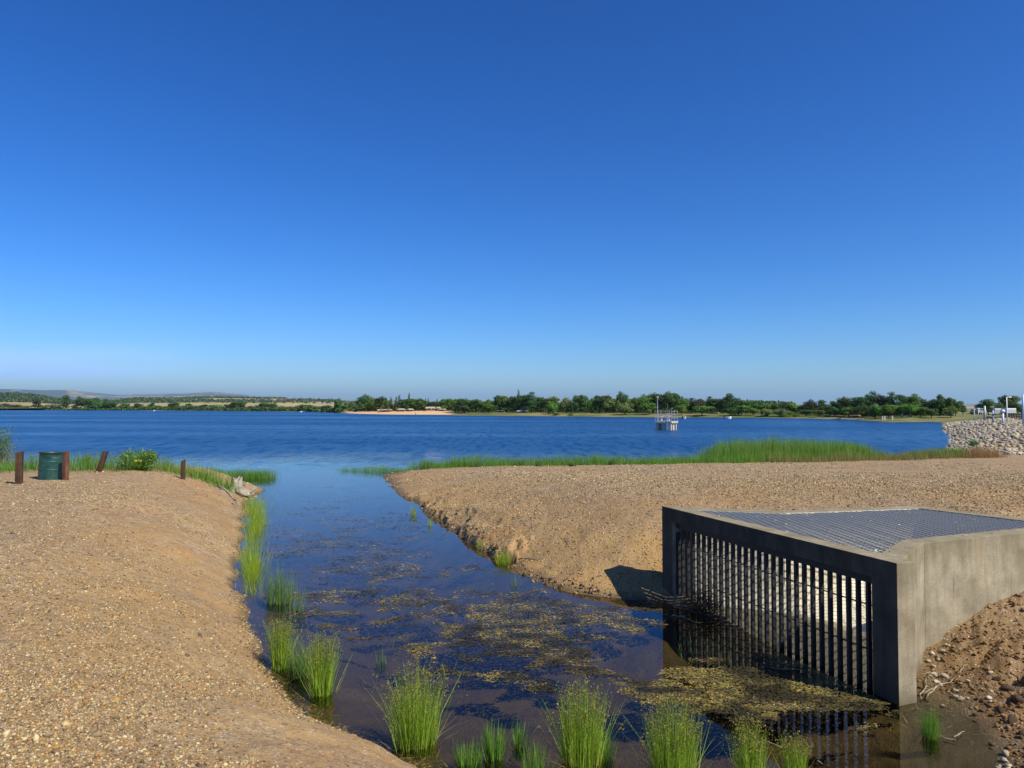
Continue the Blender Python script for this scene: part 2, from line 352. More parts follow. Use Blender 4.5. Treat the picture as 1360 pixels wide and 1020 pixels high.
M = dict(
    ground=m_ground(), concrete=m_concrete(), shaded_concrete=m_concrete('painted_shade_concrete', .8, 1), water=m_water(), hills=m_hills(), rock=m_rock(), drum=m_drum(), galv=m_galv(),
    inner_concrete=simple('inner_pale_concrete', (.70, .64, .50), .9, var=.15, scale=2), pale_concrete=simple('pale_concrete', (.42, .39, .33), .9, var=.3, scale=2),
    steel=simple('dark_steel', (.035, .037, .042), .6, .3, .3, 20),
    post=m_wood('weathered_brown_post', (.09, .038, .022), (.20, .095, .055)),
    post_dark=m_wood('dark_brown_post', (.042, .023, .015), (.10, .054, .034)),
    stump=m_wood('bleached_stump_wood', (.20, .165, .13), (.44, .39, .33)),
    stick=m_wood('dry_stick', (.16, .12, .08), (.42, .34, .25)),
    darkstick=m_wood('wet_twig', (.02, .016, .012), (.06, .045, .03)),
    bark=m_wood('tree_bark', (.05, .038, .028), (.14, .11, .08)),
    white=simple('white_paint', (.72, .73, .74), .5, var=.08), greyp=simple('grey_metal_paint', (.36, .38, .40), .5, .3, .15),
    cream=simple('cream_roof_metal', (.42, .37, .28), .6, var=.1), tanwall=simple('tan_wall', (.34, .26, .18), .8, var=.2),
    darkwall=simple('dark_brown_roof', (.09, .07, .06), .8, var=.2), redc=simple('red_canvas', (.40, .08, .05), .7, var=.15),
    earth=simple('dark_earth', (.075, .048, .03), .95, var=.5, scale=9, bstr=.8),
    glass=simple('dark_glass', (.02, .03, .04), .1, 0, .1), tyre=simple('black_rubber', (.02, .02, .02), .8),
    yellow=simple('faded_yellow_paint', (.65, .42, .07), .6, var=.15), paleblue=simple('pale_blue_paint', (.45, .58, .74), .5), blue=simple('blue_paint', (.12, .25, .5), .5),
    asphalt=simple('asphalt', (.06, .06, .06), .9, var=.3, scale=2),
    rush=leafmat('rush_green', (.10, .22, .015), (.42, .56, .07), .4, 'tone'),
    rushpale=leafmat('rush_blue_green', (.06, .14, .035), (.20, .32, .09), .4, 'tone'),
    seed=leafmat('rush_seed_heads', (.13, .13, .025), (.27, .24, .06), .3, 'tone'),
    grass=leafmat('fresh_grass', (.06, .17, .018), (.20, .36, .05), .4, 'tone'),
    grassy=leafmat('yellow_green_grass', (.15, .26, .012), (.40, .52, .035), .45, 'tone'),
    cattail=leafmat('cattail_green', (.06, .17, .022), (.24, .40, .07), .35, 'tone'),
    drygrass=leafmat('dry_grass', (.15, .13, .04), (.36, .29, .11), .35, 'tone'),
    redgrass=leafmat('rusty_dry_grass', (.22, .12, .05), (.40, .26, .12), .35, 'tone'),
    shrubm=leafmat('bush_leaves', (.05, .12, .015), (.20, .33, .06), .35, 'tone'),
    litter=leafmat('leaf_litter', (.20, .16, .10), (.62, .58, .50), .1, 'tone'),
    algae=m_attr('algae_mat', rough=.7, spec=.4, bscale=60), pebble=m_attr('pebble', rough=.8, bscale=90, bstr=.2),
    crown_mid=leafmat('leaves_mid_green', (.05, .12, .02), (.17, .27, .045), .3, 'tone', .5),
    crown_dark=leafmat('leaves_dark_green', (.026, .065, .018), (.10, .165, .042), .25, 'tone', .5),
    crown_pale=leafmat('leaves_pale_green', (.09, .15, .04), (.26, .35, .12), .35, 'tone', .35),
    crown_grey=leafmat('leaves_brownish_grey_green', (.03, .04, .022), (.085, .095, .05), .25, 'tone', .4),
)

# ------------------------------------------------------------------ the waterline (plan of the lake and the channel)
CH_L = [G(*p) for p in ((345, 652), (330, 668), (322, 700), (320, 760), (323, 820), (335, 862), (356, 900), (392, 938), (430, 962), (490, 990), (560, 1014))]
A2 = G(879, 672, 1.42); B2 = G(1191, 748, 1.42)
Kp = G(1033, 678, 1.42); Ep = G(1216, 671.5, 1.42); Cp = G(1227, 721, 1.42); Dp = G(1372, 706, 1.42); Fp = G(1400, 694, 1.42)
def _meet(p, q, a, b):
    d = (q[0]-p[0], q[1]-p[1]); e = (b[0]-a[0], b[1]-a[1]); t_ = ((a[0]-p[0])*e[1]-(a[1]-p[1])*e[0])/(d[0]*e[1]-d[1]*e[0]); return (p[0]+d[0]*t_, p[1]+d[1]*t_)
Dp = _meet(Cp, Dp, Ep, G(1360, 688, 1.42)); Fp = (Dp[0]-.001, Dp[1]+.002)
CH_R = [G(*p) for p in ((508, 633), (524, 650), (548, 668), (580, 690), (612, 711), (650, 737), (690, 762), (735, 779), (790, 792), (840, 797), (878, 799))]
SH_FAR = [G(*p) for p in ((-700, 544.4), (-300, 544.4), (-20, 544.6), (100, 544.7), (200, 545.2), (330, 546), (400, 546.5), (450, 548.4), (485, 549.8), (520, 550.5), (590, 550.8), (612, 552), (700, 552.6), (780, 553.4),
    (860, 554), (930, 554.3), (1000, 555), (1060, 555.6), (1110, 556.8), (1165, 559.5), (1180, 560.8), (1238, 560.2), (1254, 562))]
DAM_W = [(78, 128), (51.8, 84.4), (43, 69), (34.6, 55.8), (30.5, 49.5), (27.6, 45.8)]
SH_NEAR = [(24.5, 42.5), (20, 39.8), (15, 38.6), (9, 37.4), (4, 36.6), (0, 36), (-3.5, 35), (-5.6, 33)]
LEFT_OUT = [(-9.9, 26.7), (-10.8, 26.6), (-12, 25.8), (-15, 24.2), (-20, 22.8), (-30, 23.5), (-60, 30), (-200, 42), (-500, 110)]
RF = [(4.27, 7.56), (4.45, 7.22), (4.5, 6.85), (4.3, 6.3), (3.9, 5.9), (3.3, 5.3), (2.4, 4.9), (1.2, 4.8), (.2, 5.1), (-.4, 5.6)]
WPOLY = np.array(CH_R[::1] + RF + CH_L[::-1] + LEFT_OUT + SH_FAR + DAM_W + SH_NEAR)
def sdf(px, py, poly):
    """distance to the outline, negative inside"""
    px = np.asarray(px, float); py = np.asarray(py, float)
    d = np.full(px.shape, 1e18); inside = np.zeros(px.shape, bool); n = len(poly)
    for i in range(n):
        ax, ay = poly[i]; bx, by = poly[(i+1) % n]; ex, ey = bx-ax, by-ay
        wx, wy = px-ax, py-ay; t = np.clip((wx*ex+wy*ey)/(ex*ex+ey*ey+1e-12), 0, 1)
        d = np.minimum(d, (wx-ex*t)**2 + (wy-ey*t)**2)
        c = ((ay > py) != (by > py)); 
        with np.errstate(divide='ignore', invalid='ignore'):
            xi = ax + (py-ay)*(bx-ax)/((by-ay) if by != ay else 1e-12)
        inside ^= (c & (px < xi))
    d = np.sqrt(d); return np.where(inside, -d, d)
BOX = np.array([A2, Kp, Ep, Fp, Dp, Cp, B2])          # plan of the intake structure
mid0 = ((A2[0]+B2[0])/2, (A2[1]+B2[1])/2)
FD = np.array([B2[0]-A2[0], B2[1]-A2[1]]); FL = np.hypot(*FD); FD = FD/FL          # along the front
AX = np.array([-FD[1], FD[0]])                                                      # into the bank
if AX[0] < 0: AX = -AX
def height(x, y, rough=True):
    x = np.asarray(x, float); y = np.asarray(y, float)
    jx = (fbm(x*1.1, y*1.1, 3, 4)-.5)*.5*sst(np.hypot(x, y), 2, 8)
    d = sdf(x + jx, y + jx*.5, WPOLY); r = np.hypot(x, y)
    side = (x-mid0[0])*FD[0] + (y-mid0[1])*FD[1]          # + : foreground side of the structure
    along = (x-mid0[0])*AX[0] + (y-mid0[1])*AX[1]
    wr = sst(side, -.6, 1.2)*sst(x, 1.2, 3.6)             # right foreground
    wl = sst(-(x+1.2+(y-6)*.22), -.7, .7)*sst(30-y, -4, 2); wl = np.maximum(wl, (1-sst(y, 4.2, 6.5))*(1-sst(x, .8, 3.)))
    zr = 1.38 - 1.13*sst(y, 11, 33)
    Zp = (1.12 + .22*sst(12-y, 0, 10))*wl + zr*(1-wl); W = 3.3*wl + (3.2+1.6*sst(y, 8.5, 13)+1.8*np.exp(-((y-12.5)/3.2)**2))*(1-wl)
    Zp = Zp*(1-wr) + 1.5*wr; W = W*(1-wr) + 9.0*wr
    # left headland gets lower toward the lake
    # dam on the right, far shores
    wd = sst(x - .56*y, -1.5, 1.5)*sst(y, 41, 47)
    Zp = Zp*(1-wd) + (1.35 - .95*sst(x-.75*y, 6, 16))*wd; W = W*(1-wd) + 6.5*wd
    wf = sst(r, 110, 135); Zp = Zp*(1-wf) + 1.1*wf; W = W*(1-wf) + 22*wf
    t = np.clip(d/W, 0, 1); zl = Zp*(1-(1-t)**2)
    # raised fill round the back of the structure
    near_box = sst(along, .15, 1.1)*(1-sst(sdf(x, y, BOX), .2, 3.0))*sst(-side, .6, 1.3)*(r < 40)
    zl = np.maximum(zl, near_box*1.33)
    # eroded little scarp at the channel edge
    sc = (r < 40)*(d > 0)*(1-wr)*(1-wl)*sst(fbm(x*1.6, y*1.6, 21, 4), .43, .53)*sst(y, 12, 14)*(1-sst(y, 21, 26))
    zl = zl + sc*.12*sst(d, .03, .09)*(1-sst(d, .3, 1.6))
    if rough:
        far = sst(r, 60, 140)
        rv = (fbm(x*.6, y*.6, 5, 5)-.5)*.15 + (fbm(x*4, y*4, 9, 4)-.5)*.035 + (fbm(x*18, y*18, 14, 3)-.5)*.02
        rv = rv + wr*((fbm(x*3, y*3, 31, 4)-.5)*.14+(fbm(x*9, y*9, 33, 3)-.5)*.09)
        zl = zl + rv*(1-far)*sst(d, 0, .8) + far*sst(d, 10, 60)*(fbm(x*.01, y*.01, 8, 3)-.5)*1.5
    zw = -np.clip(-d*.32, 0, .5) - sst(-d, 3, 30)*2.5*sst(r, 24, 60) + (fbm(x*2, y*2, 40, 4)-.5)*.12*sst(-d, 0, .6)
    z = np.where(d > 0, zl, zw)
    inb = sdf(x, y, BOX)
    z = np.where(inb < -.11, -.55, z)
    return z
def hz(x, y): return float(height(np.array([x]), np.array([y]))[0])

# ------------------------------------------------------------------ ground sheet
ang = np.concatenate([np.linspace(-R(47), R(47), 960), np.linspace(R(47), R(313), 70)[1:-1]])
rad = np.concatenate([[.02], .6*(1.0078**np.arange(0, 935))]); rad = rad[rad < 720]
rad = np.append(rad, 760.)
AA, RR = np.meshgrid(ang, rad); X = (RR*np.sin(AA)); Y = RR*np.cos(AA)
Z = height(X, Y)
d0 = sdf(X, Y, WPOLY)
nr, nc = X.shape
idx = np.arange(nr*nc).reshape(nr, nc); nx = np.roll(idx, -1, axis=1)
quads = np.stack([idx[:-1], nx[:-1], nx[1:], idx[1:]], -1).reshape(-1, 4)
gme = npmesh('ground', np.stack([X, Y, Z], -1).reshape(-1, 3), quads, True)
rr = np.hypot(X, Y)
grass = sst(rr, 70, 125)*sst(d0, -1, .3); grass = np.maximum(grass, sst(d0, .6, 0)*0)
bx = (X/np.maximum(Y, 1)*F+680)
beach = sst(bx, 456, 466)*(1-sst(bx, 590, 606))*(rr > 150)*(rr < 520)*(1-sst(d0, 48, 62))
grass = grass*(1-beach)
slope = 1-sst(d0, 1.2, 3.6)
gravel = np.clip(.95 - .85*slope*(.4+.6*fbm(X*.5, Y*.5, 77, 3)), 0, 1)
gravel = np.where((X > -1.5-(Y-6)*.22) & (Y > 9), np.clip(gravel-.25*(1-sst(Y, 13, 19)), 0, 1), gravel)
gravel *= (1-.5*sst(fbm(X*.35, Y*.35, 90, 4), .56, .66))
loam = sst((X-mid0[0])*FD[0]+(Y-mid0[1])*FD[1], .3, 1.6)*sst(X, 2.5, 4.2)*(rr < 30); gravel = gravel*(1-.35*loam); vattr(gme, 'loam', loam.ravel())
vattr(gme, 'grass', grass.ravel()); vattr(gme, 'beach', beach.ravel()); vattr(gme, 'gravel', gravel.ravel())
tag(link('ground', gme, M['ground']), kind='structure')

# water: one sheet
wr_ = np.array([.02, 3, 8, 20, 60, 200, 700, 1000.]); wa = np.linspace(0, 2*math.pi, 65)[:-1]
WA, WR = np.meshgrid(wa, wr_); wi = np.arange(WA.size).reshape(WA.shape); wn = np.roll(wi, -1, axis=1)
wq = np.stack([wi[:-1], wn[:-1], wn[1:], wi[1:]], -1).reshape(-1, 4)
tag(link('water', npmesh('water', np.stack([WR*np.sin(WA), WR*np.cos(WA), WA*0], -1).reshape(-1, 3), wq), M['water']), kind='structure')

# hills beyond the lake
ha = np.linspace(-R(60), R(60), 700); hr = 715*(1.022**np.arange(0, 170)); hr = hr[hr < 27000]
HA, HR = np.meshgrid(ha, hr); HX = HR*np.sin(HA); HY = HR*np.cos(HA); hu = np.tan(HA)*F+680
def prof(u, pts): return np.interp(u, [p[0] for p in pts], [p[1] for p in pts])
def ridge(r0, w0, w1, el):   # crest at range r0, elevation in pixels above the horizon
    k = np.where(HR < r0, np.exp(-((HR-r0)/w0)**2), np.exp(-((HR-r0)/w1)**2))
    return k*np.maximum(el, 0)*r0/F
n_ = fbm(HX*.0012, HY*.0012, 3, 5)-.5
e1 = prof(hu, [(-600, 4), (0, 2.5), (60, 2.), (150, 3), (300, 4), (430, 3.5), (470, 2), (560, 1), (1500, 1)])
e2 = prof(hu, [(-700, 12), (-60, 13), (0, 13.5), (20, 14), (45, 12.5), (70, 9), (100, 6), (150, 6.5), (185, 9.5), (215, 9), (250, 10), (270, 11), (330, 10.5), (400, 10), (440, 8.5), (465, 5), (600, 2), (1100, 1), (1280, 0), (1600, 0)])
e3 = prof(hu, [(-700, 14), (0, 18.5), (60, 17.5), (90, 18.5), (120, 16), (160, 13), (180, 14), (240, 15.5), (280, 18), (320, 15), (350, 11), (500, 8), (800, 3), (1600, 3)])
hzv = 1.2 + (n_*6)*sst(HR, 800, 2000) + ridge(1500, 500, 500, e1) + ridge(3300, 1100, 900, e2*(1+n_*.12)) + ridge(17500, 4000, 3500, e3*(1+(fbm(HX*.0003, HY*.0003, 6, 4)-.5)*.15))
hi = np.arange(HA.size).reshape(HA.shape)
hq = np.stack([hi[:-1, :-1], hi[:-1, 1:], hi[1:, 1:], hi[1:, :-1]], -1).reshape(-1, 4)
hme = npmesh('hills', np.stack([HX, HY, hzv], -1).reshape(-1, 3), hq, True)
wood = sst(fbm(HX*.0035, HY*.0035, 12, 4) + .16*np.where(hu < 90, 1, 0) + .10*sst(hzv, 20, 36), .50, .58)*sst(HR, 1700, 2400)*.9
vattr(hme, 'wood', wood.ravel())
tag(link('hills', hme, M['hills']), kind='structure')
def hillz(x, y):
    a = math.atan2(x, y); r = math.hypot(x, y)
    j = int(round((a-ha[0])/(ha[1]-ha[0]))); i = int(round(math.log(r/715)/math.log(1.022)))
    return float(hzv[min(max(i, 0), len(hr)-1), min(max(j, 0), len(ha)-1)])

# ------------------------------------------------------------------ intake structure (concrete box with trash rack and grate)
ZT = 1.42
def P2(s, a=0): return (A2[0]+FD[0]*s+AX[0]*a, A2[1]+FD[1]*s+AX[1]*a)
st = empty('intake_structure', (A2[0], A2[1], 0))
tag(st, 'low concrete water intake box with barred front and steel grate top', 'intake box')
def par(o): o.parent = st; o.matrix_parent_inverse = Matrix.Translation((-A2[0], -A2[1], 0)); return o
TH = .24
# front frame: one inverted U
def frame():
    b = MB(); s0, s1 = .30, FL-.32; zl = ZT-.21
    out = [(0, -.7), (s0, -.7), (s0, zl), (s1, zl), (s1, -.7), (FL, -.7), (FL, ZT), (0, ZT)]
    vs = [(*P2(s, 0), z) for s, z in out] + [(*P2(s, TH), z) for s, z in out]; n = 8
    b.add(vs, [(0,1,2,7), (7,2,3,6), (3,4,5,6), (15,10,9,8), (14,11,10,15), (14,13,12,11)] + [(i, i+8, (i+1) % n+8, (i+1) % n) for i in range(n)])
    return b.mesh('front_frame', .008)
fm = frame(); fm.materials.append(M['concrete']); fm.materials.append(M['shaded_concrete'])
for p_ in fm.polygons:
    if p_.normal.x*AX[0]+p_.normal.y*AX[1] < -.9: p_.material_index = 1  # outward front faces get the concrete with shade painted into its colour
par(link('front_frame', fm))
def inner(p, q, th):    # offset inward (toward the box centre)
    c = BOX.mean(0); d = np.array([q[0]-p[0], q[1]-p[1]]); d /= np.hypot(*d); n = np.array([-d[1], d[0]])
    if n @ (c-np.array(p)) < 0: n = -n
    return n*th
def isect(p, d, q, e):
    den = d[0]*e[1]-d[1]*e[0]; t = ((q[0]-p[0])*e[1]-(q[1]-p[1])*e[0])/den; return (p[0]+d[0]*t, p[1]+d[1]*t)
def wallstrip(pts, name, cap=True):
    off = [inner(pts[i], pts[i+1], TH) for i in range(len(pts)-1)]
    ins = []
    for i, p in enumerate(pts):
        if i == 0: ins.append((p[0]+off[0][0], p[1]+off[0][1]))
        elif i == len(pts)-1: ins.append((p[0]+off[-1][0], p[1]+off[-1][1]))
        else:
            a = (p[0]+off[i-1][0], p[1]+off[i-1][1]); c = (p[0]+off[i][0], p[1]+off[i][1])
            ins.append(isect(a, (pts[i][0]-pts[i-1][0], pts[i][1]-pts[i-1][1]), c, (pts[i+1][0]-pts[i][0], pts[i+1][1]-pts[i][1])))
    return ins
# the wing walls start on the back plane of the frame
def start(p, q):
    d = (q[0]-p[0], q[1]-p[1]); return isect(p, d, P2(0, TH+.002), FD)
Ls = [start(A2, Kp), Kp, Ep]; Rs = [start(B2, Cp), Cp, Dp]
def wing(pts, name, th=TH):
    ins = wallstrip(pts, name); ins[0] = isect(ins[0], (pts[1][0]-pts[0][0], pts[1][1]-pts[0][1]), P2(0, TH+.002), FD)
    for i in range(len(pts)-1):
        b = MB(); g = .003 if i else 0
        d = np.array(pts[i+1])-np.array(pts[i]); d = d/np.hypot(*d)*g
        b.prism([(pts[i][0]+d[0], pts[i][1]+d[1]), pts[i+1], ins[i+1], (ins[i][0]+d[0], ins[i][1]+d[1])], -.7, ZT-.001*(i+1))
        if 1:
            ww = b.mesh(name, .006); ww.materials.append(M['concrete']); ww.materials.append(M['inner_concrete']); c_ = BOX.mean(0)
            for p_ in ww.polygons:
                if abs(p_.normal.z) < .5 and p_.area > .3 and (c_[0]-p_.center.x)*p_.normal.x+(c_[1]-p_.center.y)*p_.normal.y > 0 and np.hypot(p_.center.x-(pts[i][0]+pts[i+1][0])/2, p_.center.y-(pts[i][1]+pts[i+1][1])/2) > TH*.6: p_.material_index = 1
            par(link(name, ww)); continue
        par(b.build(name, M['concrete'], None, .006))
    return ins
Li = wing(Ls, 'wing_wall'); Ri = wing(Rs, 'wing_wall')
bk = [(Ep[0], Ep[1]), (Ep[0]+(Dp[0]-Ep[0])*.997, Ep[1]+(Dp[1]-Ep[1])*.997)]
off = inner(bk[0], bk[1], TH); b = MB()
g0 = (bk[0][0]+.004, bk[0][1]-.002)
b.prism([g0, bk[1], (bk[1][0]+off[0], bk[1][1]+off[1]), (g0[0]+off[0], g0[1]+off[1])], -.7, ZT-.003); par(b.build('back_wall', M['concrete'], None, .006))
# floor slab under water
# grating: bearing bars one way, cross rods the other, clipped to the inner plan
inner_poly = [P2(.2, TH+.01), Li[1], Li[2], (bk[1][0]+off[0], bk[1][1]+off[1]), Ri[2], Ri[1], P2(FL-.2, TH+.01)]
def clip(p, d, poly):
    ts = []
    n = len(poly)
    for i in range(n):
        a, c = poly[i], poly[(i+1) % n]; e = (c[0]-a[0], c[1]-a[1]); den = d[0]*e[1]-d[1]*e[0]
        if abs(den) < 1e-9: continue
        t = ((a[0]-p[0])*e[1]-(a[1]-p[1])*e[0])/den; s = ((a[0]-p[0])*d[1]-(a[1]-p[1])*d[0])/den
        if 0 <= s < 1: ts.append(t)
    ts.sort(); return [(ts[i], ts[i+1]) for i in range(0, len(ts)-1, 2)]
GD = Vector((math.cos(R(2)), math.sin(R(2)))); GN = Vector((-GD.y, GD.x))
def grate_bars(D, N, pitch, w, h, ztop, name):
    b = MB(); c = Vector((5, 9.3)); k = -80
    while k < 80:
        p = c + N*(k*pitch)
        for t0, t1 in clip(p, D, inner_poly):
            q0 = p+D*t0; q1 = p+D*t1; m = (q0+q1)/2; L = (q1-q0).length
            if L > .05: b.box((m.x, m.y, ztop-h/2), (L, w, h), Matrix.Rotation(math.atan2(D.y, D.x), 3, 'Z'))
        k += 1
    return par(b.build(name, M['galv']))
grate_bars(GD, GN, .076, .007, .011, ZT-.012, 'grate_bearing_bars')
grate_bars(GN, GD, .10, .004, .008, ZT-.010, 'grate_cross_rods')
ap = [(2.95, 10.72), (3.2, 10.72), (3.65, 10.6), (4.07, 10.4), (4.4, 9.95), (4.6, 9.5), (4.9, 9.05), (5.6, 8.9)]; bkp = [(2.95, 10.75), (3.3, 10.70), (3.75, 10.62), (4.3, 10.50), (4.9, 10.62), (5.6, 10.72), (6.05, 10.78), (6.9, 9.7)]
b = MB(); n = len(ap); b.add([(*p, -.03) for p in ap]+[(*p, .05+.36*min(1, i/2.5)) for i, p in enumerate(bkp)]+[(*p, -.7) for p in ap]+[(*p, -.7) for p in bkp], [(i, i+1, n+i+1, n+i) for i in range(n-1)]+[(i, 2*n+i, 2*n+i+1, i+1) for i in range(n-1)])
par(b.build('apron', M['inner_concrete']))
# trash rack: steel frame and upright bars
s0, s1 = .30, FL-.32; zl = ZT-.21
b = MB(); rot = Matrix.Rotation(math.atan2(FD[1], FD[0]), 3, 'Z')
def fb(sc, zc, L, H, dp=.06, a=.09): p = P2(sc, a); return ((p[0], p[1], zc), (L, dp, H), rot)
b.box(*fb((s0+s1)/2, zl-.045, s1-s0-.006, .084)); b.box(*fb(s0+.022, .2, .04, 1.84-.14)); b.box(*fb(s1-.022, .2, .04, 1.84-.14))
par(b.build('rack_frame', M['steel'], None))
NB = 27
for i in range(NB):
    s = s0 + (s1-s0)*(i+1)/(NB+1); b = MB(); b.box(*fb(s, .22, .034, 1.80, .05, .10)); par(b.build('rack_bar', M['steel']))
for zz in (.86, .38):
    b = MB(); b.tube([(*P2(s0, .16), zz), (*P2((s0+s1)/2, .165), zz-.012), (*P2(s1, .16), zz)], .008, 6); par(b.build('rack_rod', M['steel']))

# brush caught on the rack
def twigs(n, cx, cy, spread, L, zr, rad=.004, seed=1, flat=False):
    rn = random.Random(seed); b = MB()
    for _ in range(n):
        s, a = rn.gauss(0, spread), rn.uniform(-.14, .16); p = Vector((cx+FD[0]*s+AX[0]*a, cy+FD[1]*s+AX[1]*a, rn.uniform(*zr)*(1-abs(s)/(spread*3.2))))
        d = Vector((rn.uniform(-1, 1), rn.uniform(-1, 1), rn.uniform(-.1, .15) if flat else rn.uniform(-.6, .6))).normalized(); pts = [p]
        for k in range(4): d = (d+Vector((rn.uniform(-.35, .35) for _ in range(3)))).normalized(); pts.append(pts[-1]+d*L*rn.uniform(.5, 1)/4)
        b.tube(pts, [rad, rad*.9, rad*.8, rad*.6, rad*.4], 4)
    return b
pc = P2(1.1, .0)
o = twigs(300, pc[0], pc[1], .2, .24, (.0, .34), .004).build('brush_pile', M['darkstick']); tag(o, 'tangle of dark twigs caught at the left foot of the barred rack', 'twigs')

# droppings, leaves and grit lying on the rim and the grate
def on_top(n):
    out = []
    while len(out) < n:
        p = (rng.uniform(2.3, 7.0), rng.uniform(7.2, 11)); 
        if sdf(np.array([p[0]]), np.array([p[1]]), BOX)[0] < -.04: out.append((p[0], p[1], ZT+.004 if sdf(np.array([p[0]]), np.array([p[1]]), BOX)[0] > -.22 else ZT-.004))
    return np.array(out)
OT = on_top(150)

# ------------------------------------------------------------------ blades
def blades(base, h, w, lean, az, bend, seg=4, face=None, taper=.15):
    """curved ribbons. base (N,3), h,w,lean(rad),az,bend (rad)"""
    N = len(base); S = seg+1; V = np.zeros((N, S, 2, 3)); p = base.copy()
    fa = face if face is not None else rng.uniform(0, math.pi, N)
    side = np.stack([np.cos(fa), np.sin(fa), np.zeros(N)], -1)
    for k in range(S):
        t = k/seg; ww = (w*(1-t)**.7*(1-taper)+w*taper*.3*(k < seg))[:, None]
        V[:, k, 0] = p-side*ww/2; V[:, k, 1] = p+side*ww/2
        a = lean + bend*(t+.5/seg); d = np.stack([np.sin(a)*np.cos(az), np.sin(a)*np.sin(az), np.cos(a)], -1)
        p = p + d*(h/seg)[:, None]
    ix = np.arange(N*S*2).reshape(N, S, 2)
    q = np.stack([ix[:, :-1, 0], ix[:, :-1, 1], ix[:, 1:, 1], ix[:, 1:, 0]], -1).reshape(-1, 4)
    return V.reshape(-1, 3), q, V[:, -1].mean(1), V[:, -2].mean(1)
def blade_obj(name, base, h, w, lean, az, bend, mat, parent=None, seg=4, tone=None):
    V, q, tip, pre = blades(base, h, w, lean, az, bend, seg)
    me = npmesh(name, V, q); tn = rng.uniform(0, 1, len(base)) if tone is None else tone
    vattr(me, 'tone', np.repeat(tn, (seg+1)*2)); return link(name, me, mat, parent), tip, pre
def flecks(name, C, size, mat, parent=None, tone=None, flat=False, elong=1.6):
    """small randomly turned leaf quads"""
    N = len(C); a = rng.normal(size=(N, 3)); 
    if flat: a[:, 2] *= .25
    a /= np.linalg.norm(a, axis=1)[:, None]
    b_ = rng.normal(size=(N, 3)); b_ -= (b_*a).sum(1)[:, None]*a; b_ /= np.linalg.norm(b_, axis=1)[:, None]
    s = (size if isinstance(size, np.ndarray) else np.full(N, size))[:, None]*.5
    V = np.stack([C-a*s*elong, C-b_*s, C+a*s*elong, C+b_*s], 1).reshape(-1, 3)
    me = npmesh(name, V, np.arange(4*N).reshape(N, 4)); vattr(me, 'tone', np.repeat(rng.uniform(0, 1, N) if tone is None else tone, 4))
    return link(name, me, mat, parent)

def rush(u, vb, vtop, wpx, label, n=230, mat='rush', seeds=True, cat='rush clump', spread=.42, group=None, wd=.0074, name='rush_clump', z=0.0, lean=None):
    n = int(n*1.6); x, y = G(u, vb, z); hgt = (vb-vtop)*y/F*1.02; rbase = wpx*y/F*.5*spread; rtop = wpx*y/F*.5
    zb = min(z, hz(x, y)) if z == 0 else hz(x, y); 
    root = empty(name, (x, y, 0 if z == 0 else zb)); tag(root, label, cat, group)
    a = rng.uniform(0, 2*math.pi, n); q = np.sqrt(rng.uniform(0, 1, n))
    base = np.stack([q*np.cos(a)*rbase, q*np.sin(a)*rbase, np.full(n, -.12)], -1)
    hh = hgt*rng.uniform(.55, 1.02, n)*(1-.25*q) + .12
    if seeds: rbase *= 1.05
    ml = math.atan2(max(rtop-rbase, .02), hgt)*.85; off_s = rng.normal(0, .25, 2)*rbase; base[:, :2] += off_s*rng.uniform(-1, 1, (n, 1))
    ln = q*ml*rng.uniform(.3, 1.15, n) + np.where(rng.uniform(0, 1, n) < .06, rng.uniform(.2, .5, n), 0)
    az = a + rng.normal(0, .5, n)
    if lean: ln = ln + lean[0]; 
    _, tip, pre = blade_obj('stems', base, hh, np.full(n, wd)*rng.uniform(.7, 1.3, n), ln, az, rng.normal(.10, .17, n), M[mat], root, 5)
    nd_ = max(6, n//9) if seeds or n > 120 else 0
    if nd_: ii = rng.integers(0, n, nd_); blade_obj('dead_stems', base[ii], hh[ii]*rng.uniform(.4, .9, nd_), np.full(nd_, wd), ln[ii]+rng.uniform(.1, .7, nd_), az[ii], rng.normal(.3, .5, nd_), M['drygrass'], root, 5)
    if seeds:
        m = rng.uniform(0, 1, n) < .6; T = tip[m]*1.0; Pp = pre[m]; C = []
        for k in range(7):
            f = rng.uniform(0, .55, len(T))[:, None]; C.append(T*(1-f)+Pp*f + rng.normal(0, .018, (len(T), 3)) + np.array([0, 0, .008]))
        flecks('seed_heads', np.concatenate(C), rng.uniform(.006, .013, 7*len(T)), M['seed'], root)
    return root
tag(flecks('litter', OT, rng.uniform(.008, .028, len(OT)), M['litter'], None, None, True, 1.2), 'pale droppings and dry leaf bits lying on the concrete rim and grate', 'litter', kind='stuff')
g1 = 'rush clumps in the near water'
rush(553, 986, 872, 108, 'widest rush clump with yellow seed heads, at the bottom edge of the left bank', 330, group=g1)
rush(772, 1010, 893, 74, 'tall upright rush clump with tan seed heads, second from left at the bottom edge', 300, group=g1, spread=.6)
rush(895, 1030, 918, 76, 'tall rush clump cut by the bottom edge, in front of the rack shadow', 300, group=g1, spread=.7)
rush(997, 1026, 952, 50, 'lower green rush clump just right of the tallest clump at the bottom edge', 190, group=g1, spread=.7)
rush(1055, 1024, 972, 34, 'narrow short rush clump furthest right along the bottom edge', 120, group=g1, spread=.7)
rush(427, 921, 828, 52, 'leaning rush clump with full seed heads, in front of two others beside the left bank', 240, group=g1, spread=.35)
rush(398, 898, 842, 46, 'bluish low rush clump filling the gap between two seeded clumps by the left bank', 190, 'rushpale', False, group=g1)
rush(373, 886, 811, 42, 'rush clump touching the left bank, with ochre seed heads', 230, group=g1, spread=.5)
g2 = 'grass tufts growing in shallow water'
